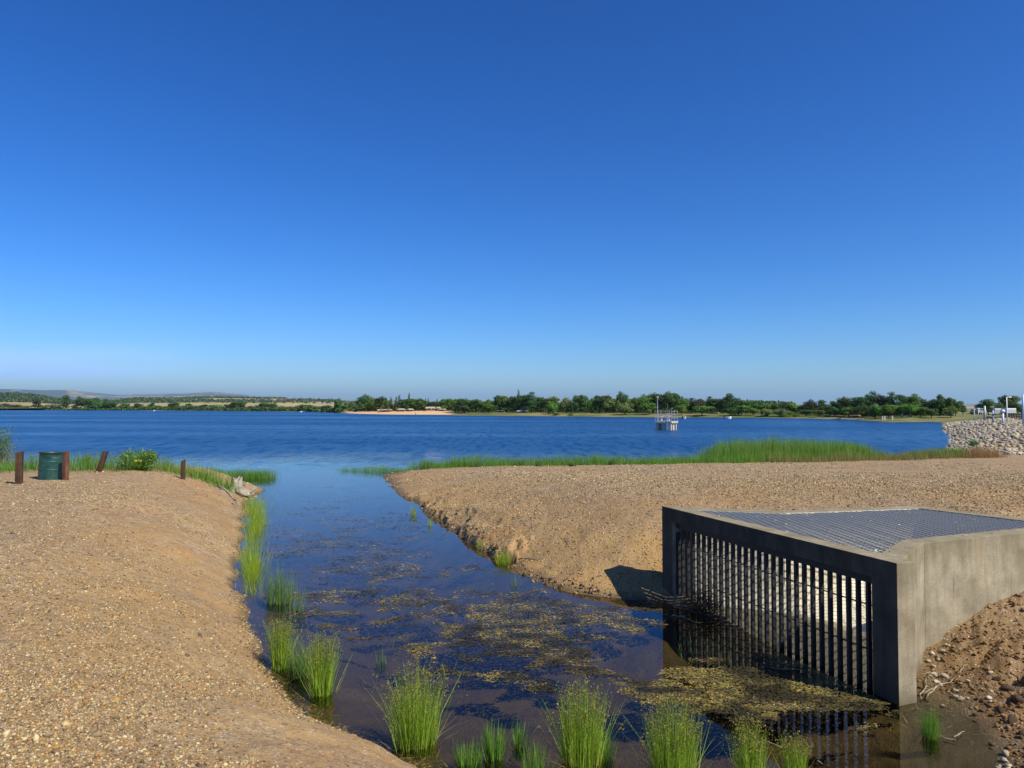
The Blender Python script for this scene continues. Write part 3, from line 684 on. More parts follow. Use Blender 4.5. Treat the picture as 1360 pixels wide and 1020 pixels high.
def tuft(u, vb, vt, w, label, n=70, mat='grass', wd=.009, name='grass_tuft', z=0.0, cat='grass tuft', spread=.6):
    return rush(u, vb, vt, w, label, n, mat, False, cat, spread, g2, wd, name, z)
tuft(622, 1012, 975, 50, 'low broad tuft of blue green blades, leftmost along the bottom edge', 90)
tuft(655, 1006, 950, 36, 'upright leafy tuft behind the low broad tuft at the bottom edge', 90)
tuft(690, 990, 950, 26, 'thin pair of upright tufts just left of the tall tan seeded clump', 45)
tuft(712, 1022, 980, 46, 'bright green tuft cut by the bottom edge below the tall tan seeded clump', 70)
tuft(800, 1008, 965, 34, 'pale spiky tuft at the right foot of the tall tan seeded clump', 60)
tuft(1236, 978, 930, 30, 'single fine bright green tuft in the muddy pool beside the concrete corner', 170, 'grass', .004)
tuft(668, 748, 724, 30, 'yellow green tuft at the eroded foot of the right bank', 90, 'grassy')
tuft(683, 778, 758, 18, 'few pale upright blades in the channel off the right bank', 16, 'rushpale')
tuft(549, 684, 667, 9, 'small far tuft against the eroded right bank', 40, 'grassy')
tuft(571, 698, 684, 7, 'tiny tuft beside the small far tuft on the right bank', 30, 'grassy')
tuft(637, 728, 712, 10, 'small tuft halfway along the eroded right bank', 30, 'grassy')
tuft(505, 880, 856, 22, 'sparse dark blades standing alone in mid channel', 18, 'rushpale')
tuft(318+52, 800, 738, 34, 'tall bluish reed patch in the water beside the left bank', 130, 'rushpale', .009, 'reed_clump', cat='reed patch', spread=.9)
tuft(392, 812, 758, 26, 'thin outer reeds on the channel side of the tall bluish reed patch', 36, 'rushpale', .008, 'reed_clump', cat='reed patch', spread=.9)
# long yellow-green strip at the water's edge on the left
def strip(pts, n, hmin, hmax, w, jit, mat, name, label, cat, seg=4, lean=.1, bend=.2, kind=None, zf=None, tone=None, group=None, dens=None):
    P_ = np.array(pts, float); L = np.hypot(*(P_[1:]-P_[:-1]).T); cs = np.concatenate([[0], np.cumsum(L)])
    s = rng.uniform(0, cs[-1], n); x = np.interp(s, cs, P_[:, 0]); y = np.interp(s, cs, P_[:, 1])
    j = np.array(jit) if not np.isscalar(jit) else np.full(len(P_), jit); jj = np.interp(s, cs, j)
    x = x + rng.normal(0, 1, n)*jj*.45; y = y + rng.normal(0, 1, n)*jj*.45
    if dens is not None:
        k = fbm(x*dens, y*dens, 66, 3) > rng.uniform(.25, .62, n); x, y, s = x[k], y[k], s[k]
    z = height(x, y); z = np.where(z < -.25, -.25, z)
    N = len(x); hh = rng.uniform(hmin, hmax, N) * np.clip(.45+1.1*fbm(x*.8, y*.8, 50, 3), .4, 1.3) - np.where(z < 0, z, 0)
    o, _, _ = blade_obj(name, np.stack([x, y, z-.02], -1), hh, rng.uniform(.6, 1.2, N)*w, np.abs(rng.normal(lean, lean, N)), rng.uniform(0, 2*math.pi, N), rng.normal(bend, .15, N), M[mat], None, seg, tone)
    return tag(o, label, cat, group, kind)
strip([G(341, 664), G(340, 700), G(337, 740), G(334, 790)], 4200, .12, .38, .007, [.38, .32, .26, .14], 'grassy', 'waterside_grass', 'dense yellow green grass strip along the water edge of the left bank', 'grass', kind='stuff', dens=1.6, lean=.16)
strip([G(340, 664), G(352, 650), G(375, 690), G(410, 690)], 260, .05, .2, .01, .5, 'rushpale', 'sparse_water_grass', 'sparse thin blades standing in the water off the stump', 'grass', kind='stuff')
# emergent sparse blades in front of the rack and over the channel
sp = []
for _ in range(45): sp.append(G(random.uniform(900, 1010), random.uniform(850, 880)))
for _ in range(50): sp.append(G(random.uniform(900, 1180), random.uniform(880, 935)))
for _ in range(120): sp.append(G(random.uniform(370, 860), random.uniform(780, 1000)))
sp = np.array(sp); N = len(sp)
o, _, _ = blade_obj('water_sprouts', np.stack([sp[:, 0], sp[:, 1], np.full(N, -.03)], -1), rng.uniform(.05, .19, N), rng.uniform(.003, .008, N), np.abs(rng.normal(.15, .2, N)), rng.uniform(0, 6.28, N), rng.normal(.3, .3, N), M['rushpale'], None, 4)
tag(o, 'scattered single blades poking out of the channel water', 'sprouts', kind='stuff')
# lakeside fringe, left headland
strip([(-26, 20.9), (-14.8, 21.0), (-12, 21.4), (-10, 22), (-8.9, 22.8)], 8000, .22, .62, .014, [.8, .8, .8, .7, .5], 'grass', 'lakeside_grass', 'bright green grass fringe behind the wooden posts', 'grass', kind='stuff')
strip([(-26, 20.9), (-14.8, 21.1), (-12, 21.5), (-10, 22)], 900, .3, .75, .010, [.9, .9, .8, .6], 'drygrass', 'dry_grass', 'dry straw stems mixed into the grass behind the posts', 'grass', kind='stuff')
strip([(-16.5, 29.5), (-14, 30.3), (-11.8, 30.1), (-10.1, 29.8)], 6000, .25, .5, .016, [1.2, 1.1, .8, .35], 'grass', 'shore_grass', 'green grass tongue reaching into the lake behind the stump', 'grass', kind='stuff')
strip([(-8.0, 33.5), (-6.5, 33), (-4.8, 32.5)], 1300, .12, .34, .014, [.45, .8, .5], 'grass', 'shore_grass', 'low green grass patch in the water at the tip of the right bank', 'grass', kind='stuff')
# fringe beyond the right gravel flat
strip([(-4.4, 33.5), (0, 34.6), (6, 35.6), (12, 36.6), (20, 38.5)], 15000, .22, .66, .018, [.9, .9, 1.0, 1.2, 1.0], 'grass', 'lakeside_grass', 'low green grass fringe along the far edge of the gravel flat', 'grass', kind='stuff')
strip([(13, 36.3), (17, 37.2), (21, 38.2), (24, 39.0)], 4200, .2, .6, .018, [.8, 1.0, 1.3, 1.2], 'drygrass', 'dry_grass', 'olive and straw coloured grass in front of the rocks', 'grass', kind='stuff')
strip([(24.5, 38.2), (25.5, 38.5), (26.6, 39.0)], 1300, .25, .65, .016, [.5, .6, .5], 'redgrass', 'rusty_grass', 'rusty red dry grass patch at the foot of the rocks', 'grass', kind='stuff')
strip([(21, 38.6), (23.5, 39.0), (25, 39.6)], 2600, .25, .6, .016, .7, 'grass', 'shore_grass', 'green tufts between the olive grass and the rocks', 'grass', kind='stuff')
# cattail bed
cb = [(10.6, 39.0), (13.5, 39.4), (16.5, 39.8), (19, 40.2), (20.5, 40.6)]
P_ = np.array(cb); N = 11000; s = rng.uniform(0, 1, N); x = np.interp(s, [0, .25, .5, .75, 1], P_[:, 0]); y = np.interp(s, [0, .25, .5, .75, 1], P_[:, 1])+rng.normal(0, .8, N)
hh = 1.25*np.interp(s, [0, .06, .3, .6, .85, 1], [.5, .95, 1.1, 1.0, .75, .35])*rng.uniform(.62, 1.08, N)*np.clip(.62+.72*fbm(x*1.3, y*1.3, 71, 4), .6, 1.15) + .1
o, _, _ = blade_obj('reed_bed', np.stack([x, y, np.full(N, -.1)], -1), hh, rng.uniform(.014, .026, N), np.abs(rng.normal(.05, .06, N)), rng.uniform(0, 6.28, N), rng.normal(.12, .12, N), M['cattail'], None, 4)
tag(o, 'tall dense bed of green reeds at the lake edge', 'reeds', kind='stuff')
strip([(10.8, 38.8), (14, 39.2), (18, 39.8), (20.4, 40.4)], 1500, .7, 1.35, .016, 1.3, 'drygrass', 'dry_reeds', 'dry straw coloured stalks standing among the green reeds', 'reeds', kind='stuff', dens=.8)
pts = np.array(CH_L[1:] + RF[::-1][:2]); s = rng.uniform(0, len(pts)-1, 900); i = np.minimum(s.astype(int), len(pts)-2); f = (s-i)[:, None]; q = pts[i]*(1-f)+pts[i+1]*f + rng.normal(0, .09, (900, 2))
q2 = np.array([G(random.gauss(1262, 32), random.gauss(925, 22), .03) for _ in range(420)]); q = np.concatenate([q, q2]); zq = np.maximum(height(q[:, 0], q[:, 1]), 0)+.008; N = len(q)
o, _, _ = blade_obj('dead_stalks', np.stack([q[:, 0], q[:, 1], zq], -1), rng.uniform(.03, .16, N), rng.uniform(.003, .007, N), rng.uniform(1.3, 1.6, N), rng.uniform(0, 6.28, N), rng.normal(0, .05, N), M['drygrass'], None, 3)
tag(o, 'dead straw and stalk bits washed up along the wet edges', 'straw', kind='stuff')
# small individual bushes in the fringe
def bush(u, vb, z, hpx, wpx, label, mat='shrubm', n=900, name='bush', cat='bush', stems=40, leaf=.05):
    x, y = G(u, vb, z); h = hpx*y/F; w = wpx*y/F/2; zz = hz(x, y); root = empty(name, (x, y, zz)); tag(root, label, cat, 'bushes and weeds along the near shore')
    c = []; lob = [(rng.uniform(-.6, .6)*w, rng.uniform(-.5, .5)*w, rng.uniform(.35, .75)*h, rng.uniform(.3, .5)) for _ in range(9)]
    for lx, ly, lz, lr in lob:
        m = n//9; dd = rng.normal(size=(m, 3)); dd /= np.linalg.norm(dd, axis=1)[:, None]
        c.append(np.array([lx, ly, lz]) + dd*rng.uniform(.4, 1, m)[:, None]*np.array([w*lr*1.1, w*lr*1.1, h*lr*.9]))
    c = np.concatenate(c); c[:, 2] = np.clip(c[:, 2], 0, None)
    flecks('leaves', c, rng.uniform(.6, 1.4, len(c))*leaf, M[mat], root)
    a = rng.uniform(0, 6.28, stems)
    blade_obj('stems', np.stack([np.cos(a)*.15*w, np.sin(a)*.15*w, a*0-.02], -1), rng.uniform(.6, 1.1, stems)*h, np.full(stems, .012), rng.uniform(0, .6, stems), a, rng.normal(.1, .25, stems), M['grass' if stems > 200 else 'drygrass'], root, 4)
    return root
bush(186, 632, .95, 27, 56, 'leafy green bush between the leaning post and the thin post', n=1700, leaf=.036, stems=320)
bush(117, 633, .8, 22, 22, 'small weed bush between the drum and the leaning post', n=600, leaf=.03, stems=60)
bush(6, 634, .8, 62, 26, 'tall grey green feathery weed at the left edge of the picture', 'rushpale', 1100, 'weed_clump', 'weed', 120, .028)
for a_ in ((565, 621, 604, 26, 'first rush tussock from the left on the far edge of the gravel flat'), (634, 620, 608, 20, 'second rush tussock from the left on the far edge of the gravel flat'), (690, 619, 606, 18, 'third rush tussock from the left on the far edge of the gravel flat'), (716, 619, 607, 14, 'fourth rush tussock from the left on the far edge of the gravel flat'), (760, 619, 608, 14, 'fifth rush tussock from the left on the far edge of the gravel flat'), (812, 619, 608, 12, 'sixth rush tussock from the left on the far edge of the gravel flat')):
    rush(*a_, 160, 'rushpale', False, 'tussock', .5, 'tussocks on the far edge of the flat', .02, 'rush_tussock', .2)
rush(1294, 597, 586, 13, 'dark green grass tuft growing among the pale rocks', 260, 'rushpale', False, 'grass tuft', .5, None, .03, 'grass_tuft', .32)

# low weeds on the flat
strip([(17.5, 26.5), (19.5, 26.2)], 400, .03, .09, .012, .25, 'grass', 'ground_weed', 'small green weed patch on the gravel flat near the right edge', 'weeds', kind='stuff')
strip([(10.8, 31.5), (15.6, 31), (17.5, 31)], 500, .03, .09, .012, .35, 'drygrass', 'ground_weed', 'thin line of low dry weeds across the gravel flat', 'weeds', kind='stuff')

# ------------------------------------------------------------------ algae on the channel
def inwater(x, y): return sdf(x, y, WPOLY)
N = 420000; u = rng.uniform(330, 1200, N); v = 640+(1020-640)*rng.uniform(0, 1, N)**.8
rx = (u-680)*EYE/(v-540.); ry = F*EYE/(v-540.)
wx = rx+.35*(fbm(rx*2, ry*2, 7, 3)-.5); wy = ry+.35*(fbm(rx*2, ry*2, 8, 3)-.5)
dens = fbm(wx*.7, wy*.9, 101, 4)*.45 + fbm(wx*2.6, wy*4.2, 55, 5)*.55
core = np.exp(-(((u-720)/150)**2 + ((v-830)/55)**2)) + 1.9*np.exp(-(((u-1030)/150)**2 + ((v-908)/48)**2)**1.5) + .5*np.exp(-(((u-520)/170)**2+((v-730)/80)**2)) + .3*np.exp(-(((u-440)/110)**2+((v-690)/30)**2))
k = (core > .1) & (dens + .17*core > rng.uniform(.605, .665, N))
rx, ry, core = rx[k], ry[k], core[k]; dd = inwater(rx, ry); boxd = sdf(rx, ry, BOX); k = (dd < -.25) & (boxd > .05)
x, y, c_ = rx[k], ry[k], core[k]; N = len(x)
s = rng.uniform(.004, .014, N)*(1+.05*(y-6)); az = rng.normal(.3, .9, N)
ring = np.linspace(0, 2*math.pi, 6)[:-1]; rj = rng.uniform(.4, 1.3, (N, 5))
lx = np.cos(ring)*rj*s[:, None]*rng.uniform(1, 2.6, (N, 1)); ly = np.sin(ring)*rj*s[:, None]*.8
X_ = x[:, None]+lx*np.cos(az)[:, None]-ly*np.sin(az)[:, None]; Y_ = y[:, None]+lx*np.sin(az)[:, None]+ly*np.cos(az)[:, None]
zz = np.where(rng.uniform(0, 1, N) < .45, rng.uniform(.001, .007, N), rng.uniform(-.05, -.002, N))
Z_ = zz[:, None]+rng.uniform(-.003, .003, (N, 5))
me = npmesh('algae', np.stack([X_, Y_, Z_], -1).reshape(-1, 3), np.arange(N*5).reshape(N, 5))
pal = np.array([[.18, .135, .035], [.10, .08, .025], [.30, .21, .045], [.05, .05, .02], [.15, .14, .03], [.24, .22, .14]]); tn_ = np.clip(fbm(x*3.5, y*5, 12, 4)*3.6-1.1, .22, 1.5)[:, None]
vcol(me, 'col', np.repeat(pal[rng.choice(6, N, p=[.28, .20, .19, .12, .15, .06])]*np.where(zz < 0, 1.9, 1.)[:, None]*tn_*rng.uniform(.6, 1.1, (N, 1)), 5, 0))
tag(link('algae', me, M['algae']), 'brown and ochre algae mats floating in the channel', 'algae', kind='stuff')

# ------------------------------------------------------------------ stones
ico_v = None
def ico(sub=1):
    bm = bmesh.new(); bmesh.ops.create_icosphere(bm, subdivisions=sub, radius=1); v = np.array([p.co[:] for p in bm.verts]); f = np.array([[q.index for q in t.verts] for t in bm.faces]); bm.free(); return v, f
IV, IF = ico(1)
def scatter_stones(name, x, y, size, pal, mat, flat=(.45, .8), sink=.25, smooth=True):
    N = len(x); z = height(x, y)
    sc = np.stack([rng.uniform(.7, 1.3, N), rng.uniform(.6, 1.1, N), rng.uniform(*flat, N)], -1)*size[:, None]
    V = IV[None]*(1+rng.uniform(-.25, .25, (N, len(IV), 1)))*sc[:, None]
    a = rng.uniform(0, 6.28, N); ca, sa = np.cos(a)[:, None], np.sin(a)[:, None]
    Vx = V[..., 0]*ca-V[..., 1]*sa; Vy = V[..., 0]*sa+V[..., 1]*ca
    til = rng.normal(0, .25, (N, 2))
    Vz = V[..., 2]+Vx*til[:, :1]+Vy*til[:, 1:]
    V = np.stack([Vx+x[:, None], Vy+y[:, None], Vz+(z+size*sc[:, 2]/size*(.5-sink))[:, None]], -1).reshape(-1, 3)
    fc = (IF[None]+np.arange(N)[:, None, None]*len(IV)).reshape(-1, 3)
    me = npmesh(name, V, fc, smooth)
    if pal is not None: vcol(me, 'col', np.repeat(pal[rng.integers(0, len(pal), N)]*rng.uniform(.7, 1.15, (N, 1)), len(IV), 0))
    return me
PAL = np.array([[.43, .30, .17], [.32, .22, .13], [.22, .16, .11], [.54, .43, .30], [.14, .105, .08], [.40, .25, .11], [.34, .28, .22], [.50, .43, .31], [.32, .19, .09]])*np.array([.97, .93, .72])
# gravel on the near ground: seen-from-above density by distance
def gravel_pts(N, u0, u1, v0, v1, z0, cond):
    u = rng.uniform(u0, u1, N); v = v0+(v1-v0)*rng.uniform(0, 1, N); y = (EYE-z0)*F/(v-540.); x = (u-680)/F*y; k = cond(x, y); return x[k], y[k]
def okland(x, y): return (sdf(x, y, WPOLY) > .03) & (sdf(x, y, BOX) > .04)
x, y = gravel_pts(125000, -60, 700, 636, 1100, 1.1, okland)
pz = fbm(x*.7, y*.7, 91, 4); dsh = sdf(x, y, WPOLY); k = (pz*1.5-.27+.35*sst(dsh, .2, 2.6) > rng.uniform(.30, .95, len(x))); x, y = x[k], y[k]
size = (.003+.0068*rng.uniform(0, 1, len(x))**3)*(1+.08*np.hypot(x, y)); k = rng.uniform(0, 1, len(x)) < .005; size = np.where(k, size*2.3, size)
tag(link('gravel', scatter_stones('gravel', x, y, size, PAL, None), M['pebble']), 'loose gravel and pebbles on the left bank', 'gravel', kind='stuff')
x, y = gravel_pts(60000, 500, 1380, 622, 790, 1.1, lambda x, y: okland(x, y) & ((y > 11) | (x < 2)))
size = (.004+.009*rng.uniform(0, 1, len(x))**3)*(1+.06*np.hypot(x, y))
tag(link('gravel', scatter_stones('gravel', x, y, size, PAL, None), M['pebble']), 'loose gravel on the flat behind the intake box', 'gravel', kind='stuff')
x, y = gravel_pts(7000, 1200, 1400, 780, 1060, .35, lambda x, y: okland(x, y))
size = (.006+.022*rng.uniform(0, 1, len(x))**3)
tag(link('gravel', scatter_stones('gravel', x, y, size, PAL*np.array([.56, .48, .40]), None), M['pebble']), 'broken stones and grit on the slope right of the intake box', 'gravel', kind='stuff')
x, y = gravel_pts(75000, -60, 1400, 598, 690, .8, lambda x, y: okland(x, y) & (y < 36)); k = fbm(x*.3, y*.3, 44, 4) > rng.uniform(.3, .62, len(x)); x, y = x[k], y[k]
tag(link('gravel', scatter_stones('gravel', x, y, (.010+.022*rng.uniform(0, 1, len(x))**2.5)*np.clip(y/22, .6, 1.4), PAL[[1, 2, 3, 4, 6, 7, 7, 4]]*1.05, None), M['pebble']), 'coarser gravel strewn over the far parts of both banks', 'gravel', kind='stuff')
# waterline pebbles on left bank
pts = np.array(CH_L); s = rng.uniform(0, len(pts)-1, 2500); i = np.minimum(s.astype(int), len(pts)-2); f = (s-i)[:, None]; q = pts[i]*(1-f)+pts[i+1]*f + rng.normal(0, .07, (2500, 2))
tag(link('pebbles', scatter_stones('pebbles', q[:, 0], q[:, 1], rng.uniform(.006, .022, 2500), PAL*.8, None), M['pebble']), 'pebbles along the wet edge of the left bank', 'pebbles', kind='stuff')
# eroded clods along the right bank
pts = np.array(CH_R[:-2]); s = rng.uniform(0, len(pts)-1, 420); i = np.minimum(s.astype(int), len(pts)-2); f = (s-i)[:, None]; q = pts[i]*(1-f)+pts[i+1]*f + rng.normal(0, .09, (420, 2)) + np.array([.05, .05])
tag(link('clods', scatter_stones('clods', q[:, 0], q[:, 1], rng.uniform(.015, .06, 420)*(.4+.6*fbm(q[:, 0]*2, q[:, 1]*2, 5, 2)), np.array([[.20, .13, .075], [.10, .065, .04], [.28, .18, .10], [.045, .032, .024]]), None, (.5, 1.), .35), M['pebble']), 'crumbling earth clods at the foot of the right bank', 'clods', kind='stuff')

def stone_mesh(name, seed, sub=2, ang=.28):
    v, f = ico(sub); r_ = np.random.default_rng(seed)
    for _ in range(7):      # chop with planes: angular stone
        n = r_.normal(size=3); n /= np.linalg.norm(n); d = r_.uniform(.55, .85); s = v@n; v = v - np.maximum(s-d, 0)[:, None]*n
    v = v*(1+r_.uniform(-.03, .03, (len(v), 1)))*np.array([1.15, .9, .7]); me = npmesh(name, v, f)
    vattr(me, 'tone', np.full(len(v), r_.uniform(0, 1))); me.materials.append(M['rock']); return me
SM = [stone_mesh('rock', 100+i) for i in range(12)]
# dam riprap
def dam_u(t): return np.array([np.interp(t, [0, .25, .5, 1], [29, 36, 52, 77]), np.interp(t, [0, .25, .5, 1], [45.5, 56, 84.4, 127])])
rocks = []
y_ = 40.6
while y_ < 126:
    yw = y_; xw = np.interp(yw, [40.6, 45.8, 49.5, 55.8, 69, 84.4, 128], [27.2, 27.6, 30.5, 34.6, 43, 51.8, 78])
    wdt = np.interp(yw, [40, 50, 60, 90, 126], [9, 12, 12, 8, 5]); pitch = .36 + (y_-40)*.0045
    xx = xw-.35
    while xx < xw+wdt:
        rocks.append((xx+rng.uniform(-.2, .2), yw+rng.uniform(-.25, .25), pitch*rng.uniform(.38, .78)))
        xx += pitch*.86
    y_ += pitch*.9
RA = np.array(rocks)
uu = RA[:, 0]/RA[:, 1]*F+680; vis = (uu < 1395)
RA = RA[vis]; zz = height(RA[:, 0], RA[:, 1]); front = RA[:, 1]
app = RA[:, 2]/front; order = np.argsort(-app*(uu[vis] < 1360)); ind = set(order[:300].tolist())
SV = [np.array([p.co[:] for p in m.vertices]) for m in SM]; SF = np.array([[*p.vertices] for p in SM[0].polygons])
bv = []; bf = []; bt = []; off_ = 0; cnt = 0
for i, (x, y, s) in enumerate(RA):
    z = zz[i]+s*.12; rot = Matrix.Rotation(rng.uniform(0, 6.28), 3, 'Z') @ Matrix.Rotation(rng.uniform(-.6, .6), 3, 'X') @ Matrix.Rotation(rng.uniform(-.6, .6), 3, 'Y')
    if i in ind:
        o = link('riprap_rock', SM[cnt % 12]); o.location = (x, y, z); o.rotation_euler = rot.to_euler(); o.scale = (s*.62,)*3; cnt += 1
        tag(o, 'pale angular rock in the heap of riprap on the dam face', 'rock', 'riprap rocks on the dam face')
    else:
        V = (SV[i % 12]*s*.62) @ np.array(rot).T + np.array([x, y, z]); bv.append(V); bf.append(SF+off_); bt.append(np.full(len(V), rng.uniform(0, 1))); off_ += len(V)
me = npmesh('riprap', np.concatenate(bv), np.concatenate(bf)); vattr(me, 'tone', np.concatenate(bt))
tag(link('riprap', me, M['rock']), 'far smaller riprap rocks receding along the dam', 'rocks', kind='stuff')

# individual stones by the concrete wing and around
def stones(lst, group, size, labels):
    for i, (u, v, z, s) in enumerate(lst):
        x, y = G(u, v, z); o = link('stone', SM[(i*5+3) % 12]); o.location = (x, y, hz(x, y)+s*.25); o.scale = (s, s, s*.9); o.rotation_euler = (random.uniform(-.4, .4), random.uniform(-.4, .4), random.uniform(0, 6)); tag(o, labels, 'stone', group)
ls = []
for _ in range(34): ls.append((random.gauss(1243, 16), random.gauss(880, 18), .14, random.uniform(.018, .05)))
for _ in range(22): ls.append((1225+random.uniform(0, 110), 918+random.gauss(0, 7)+_*1.2, .05, random.uniform(.015, .04)))
for _ in range(14): ls.append((random.uniform(1300, 1345), random.uniform(985, 1015), .1, random.uniform(.015, .04)))
ls = [p for p in ls if okland(np.array([G(p[0], p[1], p[2])[0]]), np.array([G(p[0], p[1], p[2])[1]]))[0]]
stones(ls, 'stones at the foot of the wing wall', 0, 'small pale stone lying in the rubble by the foot of the wing wall')
o = link('stone', SM[4]); x, y = G(1252, 938, 0); o.location = (x, y, .01); o.scale = (.022,)*3; tag(o, 'single round pale stone sitting in the muddy pool', 'stone')
def stick(p, q, r, label, mat='stick', name='stick', group='dry sticks on the mud'):
    p = Vector(p); q = Vector(q); L = (q-p).length; root_pts = []
    for k in range(6):
        t = k/5; root_pts.append(p.lerp(q, t)+Vector((random.uniform(-.04, .04)*L, random.uniform(-.04, .04)*L, random.uniform(-.01, .02)*L)))
    b = MB(); b.tube(root_pts, [r, r*.95, r*.9, r*.8, r*.65, r*.4], 6); o = b.build(name, M[mat], None, 0, True); return tag(o, label, 'stick', group)
def gst(u0, v0, u1, v1, z, r, label, mat='stick'):
    a = G(u0, v0, z); c = G(u1, v1, z); za = max(hz(*a), 0)+r; zc = max(hz(*c), 0)+r; return stick((a[0], a[1], za+.01), (c[0], c[1], zc+.015), r, label, mat)
gst(1226, 913, 1268, 906, .1, .010, 'longest dry stick, lying level at the foot of the wing wall')
gst(1221, 915, 1234, 897, .12, .008, 'dry stick leaning steeply against the wing wall foot')
gst(1228, 911, 1250, 900, .14, .008, 'dry stick crossing over the longest one')
gst(1265, 980, 1281, 973, .01, .007, 'short stick on the mud right of the fine green tuft')
gst(1252, 981, 1270, 985, .01, .006, 'short stick below the other in the muddy pool')
gst(1272, 888, 1284, 881, .2, .007, 'small twig on the stony slope right of the wing wall')
gst(1023, 889, 1072, 893, .0, .005, 'thin pale stick floating in front of the rack bars')
gst(892, 818, 931, 830, .0, .008, 'dry stalks floating left of the rack below the twigs')
gst(1010, 985, 1045, 997, .0, .006, 'straw coloured stalk floating behind the lower green clump')
gst(690, 748, 722, 756, .02, .012, 'bleached forked root at the foot of the right bank')
gst(1085, 1012, 1092, 1018, .0, .005, 'short pale stalk sticking out near the bottom edge')

# earth lumps fallen from the bank at the right edge
LM = []
for i in range(4):
    m_ = SM[i].copy(); m_.name = 'earth_lump'; m_.materials.clear(); m_.materials.append(M['earth']); LM.append(m_)
for i, (u, v, s_) in enumerate(((1338, 915, .07), (1352, 938, .09), (1322, 905, .05), (1345, 962, .06), (1362, 905, .1), (1310, 925, .035), (1330, 950, .05), (1295, 955, .03), (1358, 975, .05), (1318, 985, .03))):
    x, y = G(u, v, .3); z_ = hz(x, y); x, y = G(u, v, z_+.03); o = link('earth_lump', LM[i % 4]); o.location = (x, y, hz(x, y)+s_*.15); o.scale = (s_, s_*.9, s_*.8); o.rotation_euler = (i*.7, i*.4, i*1.3); tag(o, 'dark brown earth lump fallen from the bank at the right edge', 'earth lump', 'earth lumps at the right edge')
# stump and driftwood
x, y = G(314, 641, .55); zb = hz(x, y); sr = empty('tree_stump', (x, y, zb)); tag(sr, 'bleached broken tree stump at the tip of the left bank', 'stump')
v = []; f = []; n = 20; lv = [(-.08, .34), (.02, .27), (.10, .20), (.22, .165), (.34, .15), (.44, .14)]
for i, (z, r) in enumerate(lv):
    for k in range(n):
        t = 2*math.pi*k/n; rr_ = r*(1+.18*math.sin(3*t+1)+.10*math.sin(7*t)+(.35*max(0, math.cos(4*t+.6)) if z < .05 else 0)); zt = z + (.07*math.sin(2*t)+.04*math.sin(5*t+1) if i == len(lv)-1 else 0)
        v.append((rr_*math.cos(t), rr_*math.sin(t), zt))
for i in range(len(lv)-1): f += [(i*n+k, i*n+(k+1) % n, (i+1)*n+(k+1) % n, (i+1)*n+k) for k in range(n)]
v.append((0, 0, .34)); f += [((len(lv)-1)*n+k, (len(lv)-1)*n+(k+1) % n, len(v)-1) for k in range(n)]
b = MB(); b.add(v, f); b.build('trunk', M['stump'], sr)
b = MB()
for a0, L in ((.2, .55), (1.6, .4), (2.9, .8), (4.2, .5), (5.3, .7)):
    b.tube([(math.cos(a0)*.15, math.sin(a0)*.15, .1), (math.cos(a0)*.3, math.sin(a0)*.3, .03), (math.cos(a0+.2)*L, math.sin(a0+.2)*L, -.05)], [.09, .06, .02], 7)
b.build('roots', M['stump'], sr, 0, True)
gst(292, 642, 318, 650, .6, .035, 'grey driftwood branch beside the stump', 'stump')
gst(296, 646, 312, 655, .55, .03, 'short grey driftwood piece below the branch by the stump', 'stump')
ls = [(random.gauss(330, 13), random.gauss(650, 4), .2, random.uniform(.03, .09)) for _ in range(40)]
ls = [p for p in ls if hz(*G(p[0], p[1], p[2])) > -.05]
stones(ls, 'stones around the stump', 0, 'dull grey brown stone on the rubbly point around the stump')

# ------------------------------------------------------------------ posts and drum
def post(u, vb, vt, wpx, label, lean=0, rz=0, mat='post_dark', z=1.05):
    x, y = G(u, vb, z); zb = hz(x, y); H = (vb-vt)*y/F; w = wpx*y/F*.80; b = MB()
    b.box((0, 0, (H-.3)/2), (w, w, H+.3)); me = b.mesh('wooden_post', .010)
    for p in me.vertices:
        if p.co.z > H*.5: p.co.z += .02*math.sin(p.co.x*40)+.015*math.sin(p.co.y*55+1)
    o = link('wooden_post', me, M[mat]); o.location = (x, y, zb); o.rotation_euler = (0, lean, rz); tag(o, label, 'post', 'old square wooden posts'); return o
post(25, 647, 605, 9.5, 'nearest dark brown square post, leftmost, standing alone', .0, .3)
post(87, 640, 602.5, 7.0, 'reddish brown square post touching the green drum', .0, -.25, 'post')
post(131, 631, 602, 7.5, 'dark post leaning to the right', R(16), .2)
post(243, 629, 604, 6.2, 'thin brown post between the leafy bush and the stump', .0, .2)
x, y = G(68, 638.5, 1.05); zb = hz(x, y); dr = empty('oil_drum', (x, y, zb)); dr.rotation_euler = (0, R(2), .4); tag(dr, 'dented dark green steel drum used as a bin, half behind a post', 'drum')
rD = 30*y/F/2; HD = 34.5*y/F; prof_ = [(rD*.97, -.05), (rD, 0)]
for fz in np.linspace(.02, .98, 40):
    rb = rD*(1+.035*math.exp(-((fz-.36)/.022)**2)+.035*math.exp(-((fz-.66)/.022)**2)+.006*math.exp(-((fz-.82)/.01)**2)+.006*math.exp(-((fz-.18)/.01)**2)); prof_.append((rb, fz*HD))
prof_ += [(rD*1.03, HD), (rD*.985, HD), (rD*.97, HD-.02)]
b = MB(); b.lathe(prof_, n=48); me = b.mesh('shell', 0, True)
for p in me.vertices:
    a = math.atan2(p.co.y, p.co.x); dnt = .02*math.exp(-((a+1.9)/.35)**2-((p.co.z-HD*.78)/.07)**2) + .012*math.exp(-((a+1.1)/.5)**2-((p.co.z-HD*.88)/.05)**2); k = 1-dnt/rD*1.5; p.co.x *= k; p.co.y *= k
link('shell', me, M['drum'], dr)
b = MB(); b.lathe([(rD*.96, HD*.5), (.001, HD*.5)], n=48); b.build('rubbish', M['darkwall'], dr)
